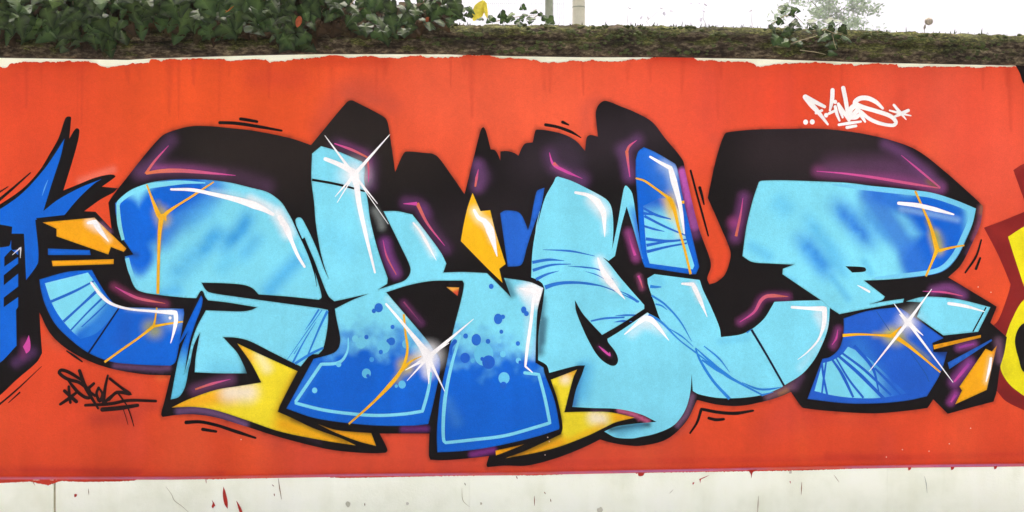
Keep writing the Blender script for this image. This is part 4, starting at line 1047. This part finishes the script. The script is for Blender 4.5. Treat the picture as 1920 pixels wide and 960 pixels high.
def tube(name, pts, r0, r1, mat, parent, sides=6, **kw):
    V, F = [], []
    pts = [Vector(p) for p in pts]
    n = len(pts)
    for i, p in enumerate(pts):
        d = (pts[min(i + 1, n - 1)] - pts[max(i - 1, 0)]).normalized()
        a = d.cross(Vector((0.3, 1, 0.2))).normalized()
        b = d.cross(a)
        r = r0 + (r1 - r0) * i / (n - 1)
        for k in range(sides):
            q = 2 * math.pi * k / sides
            V.append(tuple(p + (a * math.cos(q) + b * math.sin(q)) * r))
    for i in range(n - 1):
        for k in range(sides):
            F.append((i * sides + k, i * sides + (k + 1) % sides, (i + 1) * sides + (k + 1) % sides, (i + 1) * sides + k))
    F += [tuple(range(sides))[::-1], tuple(range((n - 1) * sides, n * sides))]
    return mesh(name, V, F, mat, parent, smooth=True, **kw)

low_u = [-420, -60, 0, 30, 60, 85, 110, 130, 155, 180, 205, 225, 240, 290, 320, 340, 360, 385, 420, 445, 475, 500, 515, 540, 570, 592, 610, 650, 672, 700, 725, 745, 780, 820, 850, 868, 890]
low_v = [95, 92, 86, 80, 76, 82, 90, 98, 92, 96, 96, 84, 60, 50, 56, 66, 68, 78, 74, 76, 72, 70, 96, 96, 98, 62, 44, 48, 70, 84, 82, 76, 68, 62, 52, 44, 24]
top_u = [-420, 560, 610, 660, 720, 745, 770, 800, 830, 850, 868, 890]
top_v = [-90, -80, -40, -16, 0, 14, 6, -8, -10, -4, 8, 26]
def ivy_low(u):
    return float(np.interp(u, low_u, low_v))
def ivy_top(u):
    return float(np.interp(u, top_u, top_v))
ivy = empty('ivy', label='dense dark green ivy hanging over the coping at the left', cat='ivy', group='ivy growing over the coping')
r = random.Random(21)
front = []
tries = 0
while len(front) < 300 and tries < 60000:
    tries += 1
    u, v = r.uniform(-20, 885), r.uniform(-24, 100)
    lo, hi = ivy_low(u), ivy_top(u)
    if v > lo - 14 or v < hi + 2:
        continue
    dmin = 17.5 if tries < 30000 else 14.0
    if any(abs(u - a) < dmin and abs(v - b) < dmin and (u - a) ** 2 + (v - b) ** 2 < dmin ** 2 for a, b in front):
        continue
    front.append((u, v))
front.sort(key=lambda p: p[1])
for u, v in front:
    lo = ivy_low(u)
    prot = 0.06 + 0.15 * max(0.0, min(1.0, (lo - v) / 70.0)) + r.uniform(-0.02, 0.03)
    if v < 30 and u > 560:
        prot -= 0.05
    tip, nor = rand_leaf(r)
    o = link('leaf', ivy_meshes[r.randrange(7)], ivy)
    sz = (r.uniform(17, 27) if r.random() < 0.3 else r.uniform(26, 43)) * PXM * (0.8 if u > 690 else 1.0)
    o.matrix_world = leaf_matrix(W(u, v - 6, -prot), sz, tip, nor, r)
mass, gap_leaves = [], []
while len(mass) < 650:
    u = r.uniform(-300, 880)
    lo, hi = ivy_low(u), ivy_top(u)
    v = r.uniform(-85, 60)
    if v > lo - 34 or v < hi + 4:
        continue
    y = r.uniform(-0.08, -0.02) if v > 36 else r.uniform(-0.07, 0.4)
    tip, nor = rand_leaf(r, 0.8)
    mass.append((leaf_matrix(W(u, v - 6, y), r.uniform(20, 36) * PXM, tip, nor, r), r.randrange(7), r.random() * 0.5))
while len(gap_leaves) < 1500:                 # dark leaves added to stand for the shade in the ivy's gaps
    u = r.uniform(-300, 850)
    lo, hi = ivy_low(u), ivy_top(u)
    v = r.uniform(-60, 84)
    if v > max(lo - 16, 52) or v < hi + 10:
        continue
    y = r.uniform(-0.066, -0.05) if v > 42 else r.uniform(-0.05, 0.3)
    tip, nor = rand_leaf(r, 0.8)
    gap_leaves.append((leaf_matrix(W(u, v - 6, y), r.uniform(22, 38) * PXM, tip, nor, r), r.randrange(7), r.random()))
for k in range(500):                      # the part outside the frame, above and to the left
    u = r.uniform(-400, 640)
    v = r.uniform(-130, -20)
    tip, nor = rand_leaf(r, 0.8)
    mass.append((leaf_matrix(W(u, v, r.uniform(-0.12, 0.45)), r.uniform(22, 38) * PXM, tip, nor, r), r.randrange(7), r.random() * 0.6))
join_leaves('leaf_mass', mass, ivy_meshes, ivy, IVY, kind='stuff')
join_leaves('gap_shade_leaves', gap_leaves, ivy_meshes, ivy, GAPLEAF, kind='stuff')
for k in range(26):                       # stems running through and over the coping
    u = r.uniform(-40, 850)
    lo = ivy_low(u)
    p = [W(u + r.uniform(-20, 20), -20, 0.05), W(u + r.uniform(-14, 14), max(10, lo - 60), -0.05), W(u + r.uniform(-10, 10), lo - 26, -0.065), W(u + r.uniform(-16, 16), lo - 6, -0.06)]
    tube('stem', p, 0.0032, 0.0014, BARK, ivy, 5)
# ivy shoot at the right
def shoot(label, stems, leaves, seed, size):
    e = empty('ivy', label=label, cat='ivy', group='ivy growing over the coping')
    rr = random.Random(seed)
    for st in stems:
        tube('stem', [W(u, v, y) for u, v, y in st], 0.0030, 0.0014, simple('pale_stem', lin((128, 120, 92)), 0.8, 40, 0.2), e, 5)
    for u, v in leaves:
        tip, nor = rand_leaf(rr, 0.8)
        tip = (tip[0] * 1.3, tip[1], tip[2] + 0.25)
        o = link('leaf', ivy_meshes[rr.randrange(7)], e)
        o.matrix_world = leaf_matrix(W(u, v - 4, -0.075 + rr.uniform(-0.03, 0.02)), rr.uniform(*size) * PXM, tip, nor, rr)
shoot('straggling ivy shoot with few leaves at the right of the coping',
      [[(1440, 50, 0.02), (1470, 30, -0.03), (1490, 28, -0.06), (1508, 46, -0.07)], [(1476, 85, -0.07), (1500, 76, -0.075), (1530, 68, -0.08), (1545, 54, -0.08)], [(1545, 54, -0.08), (1562, 62, -0.08), (1580, 66, -0.08)], [(1500, 94, -0.06), (1530, 98, -0.06), (1548, 102, -0.06)], [(1560, 64, -0.08), (1564, 80, -0.08), (1568, 92, -0.08)]],
      [(1446, 50), (1458, 42), (1468, 16), (1478, 12), (1484, 22), (1490, 30), (1496, 44), (1484, 46), (1472, 56), (1482, 62), (1500, 56), (1512, 60), (1524, 40), (1530, 50), (1538, 58), (1552, 38), (1560, 44), (1568, 40), (1562, 56), (1570, 66), (1580, 70), (1552, 70), (1486, 76), (1494, 82), (1478, 82), (1568, 88), (1554, 102), (1460, 72), (1576, 54), (1546, 66)], 5, (15, 25))
shoot('small ivy shoot on the coping beside the pale posts',
      [[(930, 40, 0.0), (955, 34, -0.03), (980, 30, -0.05), (1005, 28, -0.05)], [(1000, 34, 0.0), (1012, 26, -0.03), (1024, 34, -0.04)]],
      [(885, 30), (905, 38), (925, 36), (938, 42), (950, 38), (962, 28), (968, 42), (978, 34), (985, 16), (986, 30), (996, 36), (1006, 24), (1012, 28), (1018, 36), (1028, 38), (974, 46), (948, 30)], 8, (13, 21))

# loose coloured leaves caught in the ivy
flat_leaf = [leaf_mesh('leaf_blade', 'oval', DRY, 31), leaf_mesh('leaf_blade', 'oval', YELLOWLEAF, 32), leaf_mesh('leaf_blade', 'oval', RUST, 35)]
def loose(name, label, u, v, y, size, tip, nor, m):
    o = link(name, m, None, label=label, cat='leaf')
    o.matrix_world = leaf_matrix(W(u, v, y), size * PXM, tip, nor, random.Random(3))
loose('dry_leaf', 'curled orange dry leaf caught high in the ivy, upper left', 441, 3, -0.20, 27, (-0.75, -0.2, -0.75), (-1.1, -1, 0.5), flat_leaf[0])
loose('dry_leaf', 'small brown dry leaf hanging in the middle of the ivy', 563, 30, -0.18, 22, (-0.2, -0.1, -1), (1.0, -1, 0.2), flat_leaf[2])
loose('dry_leaf', 'narrow rust coloured dry leaf near the end of the ivy', 803, 32, -0.12, 16, (-0.4, -0.1, -1), (1.2, -1, 0.2), flat_leaf[2])
loose('yellow_leaf', 'large yellow green leaf standing at the end of the ivy', 908, 2, -0.02, 44, (-0.45, -0.15, -0.85), (0.35, -1, 0.25), flat_leaf[1])
loose('dry_leaf', 'thin pale dry leaf beside the yellow leaf', 912, 6, -0.01, 30, (0.1, -0.1, -1), (0.9, -0.8, 0.1), flat_leaf[1])

# weeds and moss fringe along the top of the coping
V, F = [], []
rr = random.Random(77)
for k in range(430):
    u = rr.uniform(850, 2100) if k < 380 else rr.uniform(-100, 850)
    if rr.random() < 0.5:
        u = 850 + 1100 * (0.5 + 0.5 * mnoise.noise((k * 0.21, 1.3, 0.2)))
    x, y, z = W(u, cop_bottom(u) - 59 - 60 * top_off(u) * 0.9, 0.0)
    y = rr.uniform(0.02, 0.12)
    h = abs(rr.gauss(0, 1)) * 0.010 + 0.006 + (0.016 if rr.random() < 0.03 else 0.0)
    w = rr.uniform(0.0015, 0.004)
    dx, dy = rr.uniform(-0.008, 0.008), rr.uniform(-0.01, 0.004)
    o = len(V)
    z -= 0.006
    V += [(x - w, y, z), (x + w, y, z), (x + dx * 0.5 + w * 0.6, y + dy * 0.5, z + h * 0.6), (x + dx * 0.5 - w * 0.6, y + dy * 0.5, z + h * 0.6), (x + dx, y + dy, z + h)]
    F += [(o, o + 1, o + 2, o + 3), (o + 3, o + 2, o + 4)]
mesh('moss_fringe', V, F, MOSS, label='short moss and weeds along the top of the coping', cat='moss', kind='stuff')
# moss cushions on the stone
V, F = [], []
for k in range(900):
    u = rr.uniform(780, 1960)
    d = rr.choice((rr.uniform(26, 36), rr.uniform(34, 60), rr.uniform(34, 60), rr.uniform(4, 26)))
    if mnoise.noise((u * 0.02, d * 0.06, 0.5)) < 0.02:
        continue
    y = float(np.interp(d, [0, 10, 25, 30, 40, 47, 53, 58, 60], [-0.04, -0.046, -0.045, -0.03, -0.03, -0.018, 0.0, 0.028, 0.06]))
    x, _, z = W(u, cop_bottom(u))
    z += d * PXM * (1 + (top_off(u) if d > 30 else 0))
    rad = rr.uniform(0.004, 0.011)
    o = len(V)
    V.append((x, y - rad * 0.7, z + rad * 0.5))
    for ring, (kk, q) in enumerate(((0.6, 0.45), (1.0, -0.2))):
        for j in range(6):
            a = 2 * math.pi * j / 6 + k
            V.append((x + rad * 1.5 * kk * math.cos(a) * rr.uniform(0.8, 1.2), y - rad * 0.7 * q, z + rad * kk * math.sin(a) * rr.uniform(0.7, 1.2)))
    for j in range(6):
        F.append((o, o + 1 + j, o + 1 + (j + 1) % 6))
        F.append((o + 1 + j, o + 7 + j, o + 7 + (j + 1) % 6, o + 1 + (j + 1) % 6))
mesh('moss_cushions', V, F, MOSS, label='small cushions of moss on the face of the coping', cat='moss', kind='stuff', smooth=True)

# ================================================================== BEHIND THE WALL
def post(name, label, u, wpx, y, mat, ring=None):
    e = empty(name, label=label, cat='post', group='posts standing behind the wall')
    x, _, zt = W(u, 0, y)
    rad = wpx * 0.5 * (y + CAMD) / FPX
    n = 20
    V, F = [], []
    zs = [0.0, 1.0, 2.0, zt - 0.075, zt - 0.072, zt + 0.9, zt + 0.93]
    rs = [1.02, 1.01, 1.0, 1.0, 1.0, 0.99, 0.9]
    for z, k in zip(zs, rs):
        for j in range(n):
            a = 2 * math.pi * j / n
            V.append((x + rad * k * math.cos(a), y + rad * k * math.sin(a), z))
    for i in range(len(zs) - 1):
        for j in range(n):
            F.append((i * n + j, i * n + (j + 1) % n, (i + 1) * n + (j + 1) % n, (i + 1) * n + j))
    F.append(tuple(range((len(zs) - 1) * n, len(zs) * n)))
    mesh('shaft', V, F, mat, e, smooth=True)
    if ring:
        zr = W(u, ring, y)[2]
        V, F = [], []
        for z, k in ((zr - 0.004, 1.012), (zr - 0.0035, 1.03), (zr + 0.0035, 1.03), (zr + 0.004, 1.012)):
            for j in range(n):
                a = 2 * math.pi * j / n
                V.append((x + rad * k * math.cos(a), y + rad * k * math.sin(a), z))
        for i in range(3):
            for j in range(n):
                F.append((i * n + j, i * n + (j + 1) % n, (i + 1) * n + (j + 1) % n, (i + 1) * n + j))
        mesh('joint_ring', V, F, GREYPOST, e)
post('concrete_post', 'pale round concrete post with a dark ring behind the coping', 1085, 24, 1.6, CONCRETE, 14)
post('concrete_post', 'narrow grey green post left of the pale round post', 1029.5, 15, 2.2, GREYPOST)
fence = empty('wire_fence', label='faint wire fence of close upright wires behind the ivy end', cat='fence')
V, F = [], []
for k in range(52):
    u = 868 + k * 3.7 + rr.uniform(-0.5, 0.5)
    x, y, z = W(u, 0, 2.3)
    o = len(V)
    w = 0.0011
    for zz in (0.0, z + 0.5):
        V += [(x - w, y, zz), (x, y - w, zz), (x + w, y, zz), (x, y + w, zz)]
    F += [(o + j, o + (j + 1) % 4, o + 4 + (j + 1) % 4, o + 4 + j) for j in range(4)]
mesh('upright_wires', V, F, WIRE, fence, kind='stuff')
for zz in (1.2, 2.2, W(960, 6, 2.3)[2], W(960, -40, 2.3)[2]):
    xa, xb = W(866, 0, 2.3)[0], W(1062, 0, 2.3)[0]
    tube('tension_wire', [(xa, 2.303, zz), ((xa + xb) / 2, 2.303, zz - 0.003), (xb, 2.303, zz)], 0.0012, 0.0012, WIRE, fence, 5)

# withered seed head on the coping
sh = empty('seed_head', label='withered round seed head on a thin stalk above the coping', cat='plant')
x, y, z = W(1741, 40, 0.06)
V, F = [], []
for i in range(6):
    for j in range(9):
        th, ph = math.pi * i / 5, 2 * math.pi * j / 9
        k = 0.021 * (1 + 0.12 * math.sin(3 * ph + i))
        V.append((x + k * 1.15 * math.sin(th) * math.cos(ph), y + k * math.sin(th) * math.sin(ph), z + k * 0.95 * math.cos(th)))
for i in range(5):
    for j in range(9):
        F.append((i * 9 + j, i * 9 + (j + 1) % 9, (i + 1) * 9 + (j + 1) % 9, (i + 1) * 9 + j))
SEED = simple('withered_seed', lin((150, 142, 128)), 0.9, 120, 0.3)
mesh('head', V, F, SEED, sh, smooth=True)
tube('stalk', [W(1734, 66, 0.06), W(1733, 54, 0.06), W(1737, 44, 0.06)], 0.0016, 0.0012, SEED, sh, 5)
wl_ = link('dry_bract', flat_leaf[0].copy(), sh)
wl_.data.materials.clear()
wl_.data.materials.append(SEED)
wl_.matrix_world = leaf_matrix(W(1735, 46, 0.055), 11 * PXM, (-0.2, 0, -1), (0.2, -1, 0), rr)

# thin shrub against the sky, its overexposed paleness painted into leaf and twig colour
GLARELEAF = simple('glare_pale_leaf', (0.62, 0.60, 0.70), 0.6, 50, 0.1)
shrub = empty('shrub', label='sparse leaves of a thin shrub, sky glare painted in as pale colour', cat='shrub')
sm = leaf_mesh('leaf', 'oval', GLARELEAF, 40)
SY_ = 1.1
for st in ([(1180, 60), (1176, 36), (1178, 14)], [(1225, 60), (1212, 40), (1238, 18), (1264, 24)], [(1330, 60), (1318, 34), (1322, 16), (1304, 6)], [(1412, 60), (1409, 34), (1410, 16)]):
    pts = [W(st[0][0], 400, SY_)] + [W(a, b_, SY_) for a, b_ in st]
    tube('twig', pts, 0.004, 0.001, simple('glare_pale_twig', (0.6, 0.6, 0.62), 0.8, 40, 0.15), shrub, 5)
for a, b_ in ((1178, 13), (1237, 14), (1262, 20), (1204, 30), (1217, 36), (1298, 5), (1309, 4), (1320, 6), (1317, 16), (1322, 22), (1410, 17), (1314, 33), (1244, 22), (1330, 8)):
    o = link('leaf', sm, shrub)
    o.matrix_world = leaf_matrix(W(a, b_, SY_), rr.uniform(8, 12) * PXM, (rr.uniform(-1, 1), -0.2, rr.uniform(-1, 0.3)), (rr.uniform(-0.5, 0.5), -1, 0.4), rr)

# tree far beyond the wall
def tree(name, label, u, dist, height, crown_c, crown_r, nleaf, seed, group=None):
    r = random.Random(seed)
    e = empty(name, label=label, cat='tree', group=group)
    bx, by, _ = W(u, 0, dist - CAMD)
    e.location = (bx, by, 0)
    tube('trunk', [(0, 0, 0), (0.15, 0, height * 0.3), (-0.1, 0.1, height * 0.6), (0, 0, height * 0.92)], 0.30, 0.04, BARK, e, 10)
    ends = []
    for k in range(16):
        z0 = height * r.uniform(0.35, 0.8)
        a = r.uniform(0, 6.28)
        d = crown_r * r.uniform(0.5, 0.95)
        p2 = (d * math.cos(a), d * math.sin(a), min(height * 0.98, z0 + r.uniform(1.0, 6.0)))
        tube('limb', [(0, 0, z0), (p2[0] * 0.5, p2[1] * 0.5, (z0 + p2[2]) / 2 + 0.3), p2], 0.07, 0.015, BARK, e, 6)
        ends.append(p2)
    cl = []
    for k in range(70):
        a, b = r.uniform(0, 6.28), r.uniform(-1, 1)
        q = crown_r * r.random() ** 0.45
        cl.append((q * math.cos(a) * math.sqrt(1 - b * b), q * math.sin(a) * math.sqrt(1 - b * b), crown_c + q * b * 1.35, r.uniform(0.8, 2.2)))
    cl += [(x, y, z, 1.5) for x, y, z in ends]
    V, F, C = [], [], []
    for k in range(nleaf):
        cx, cy, cz, cr = cl[r.randrange(len(cl))]
        p = Vector((cx + r.gauss(0, cr * 0.5), cy + r.gauss(0, cr * 0.5), cz + r.gauss(0, cr * 0.4)))
        s = r.uniform(0.22, 0.46)
        a = Vector((r.gauss(0, 1), r.gauss(0, 1), r.gauss(0, 1))).normalized()
        b = a.orthogonal().normalized()
        o = len(V)
        V += [tuple(p - a * s), tuple(p + b * s * 0.5), tuple(p + a * s), tuple(p - b * s * 0.5)]
        F.append((o, o + 1, o + 2, o + 3))
        g = r.random() * 0.8
        C += [(0, g, 0)] * 4
    mesh('crown', V, F, TREELEAF, e, np.array(C))
tree('tree', 'pale leafy tree, far off beyond the wall at the right', 1555, 165.0, 43.0, 36.0, 9.0, 7000, 4, 'trees far beyond the wall')

# ================================================================== haze volume added to stand for flare and overexposure
hz, nt, N, L, b = newmat('flare_haze')
N.remove(b)
pv = N.new('ShaderNodeVolumePrincipled')
pv.inputs['Color'].default_value = (0.95, 0.97, 1.0, 1.0)
pv.inputs['Density'].default_value = 0.00065
L.new(pv.outputs[0], N['Material Output'].inputs['Volume'])
box('haze', -830, 830, -830, 830, -1.0, 55.0, hz, None, kind='stuff', label='thin haze added to stand for flare and overexposure', cat='haze')
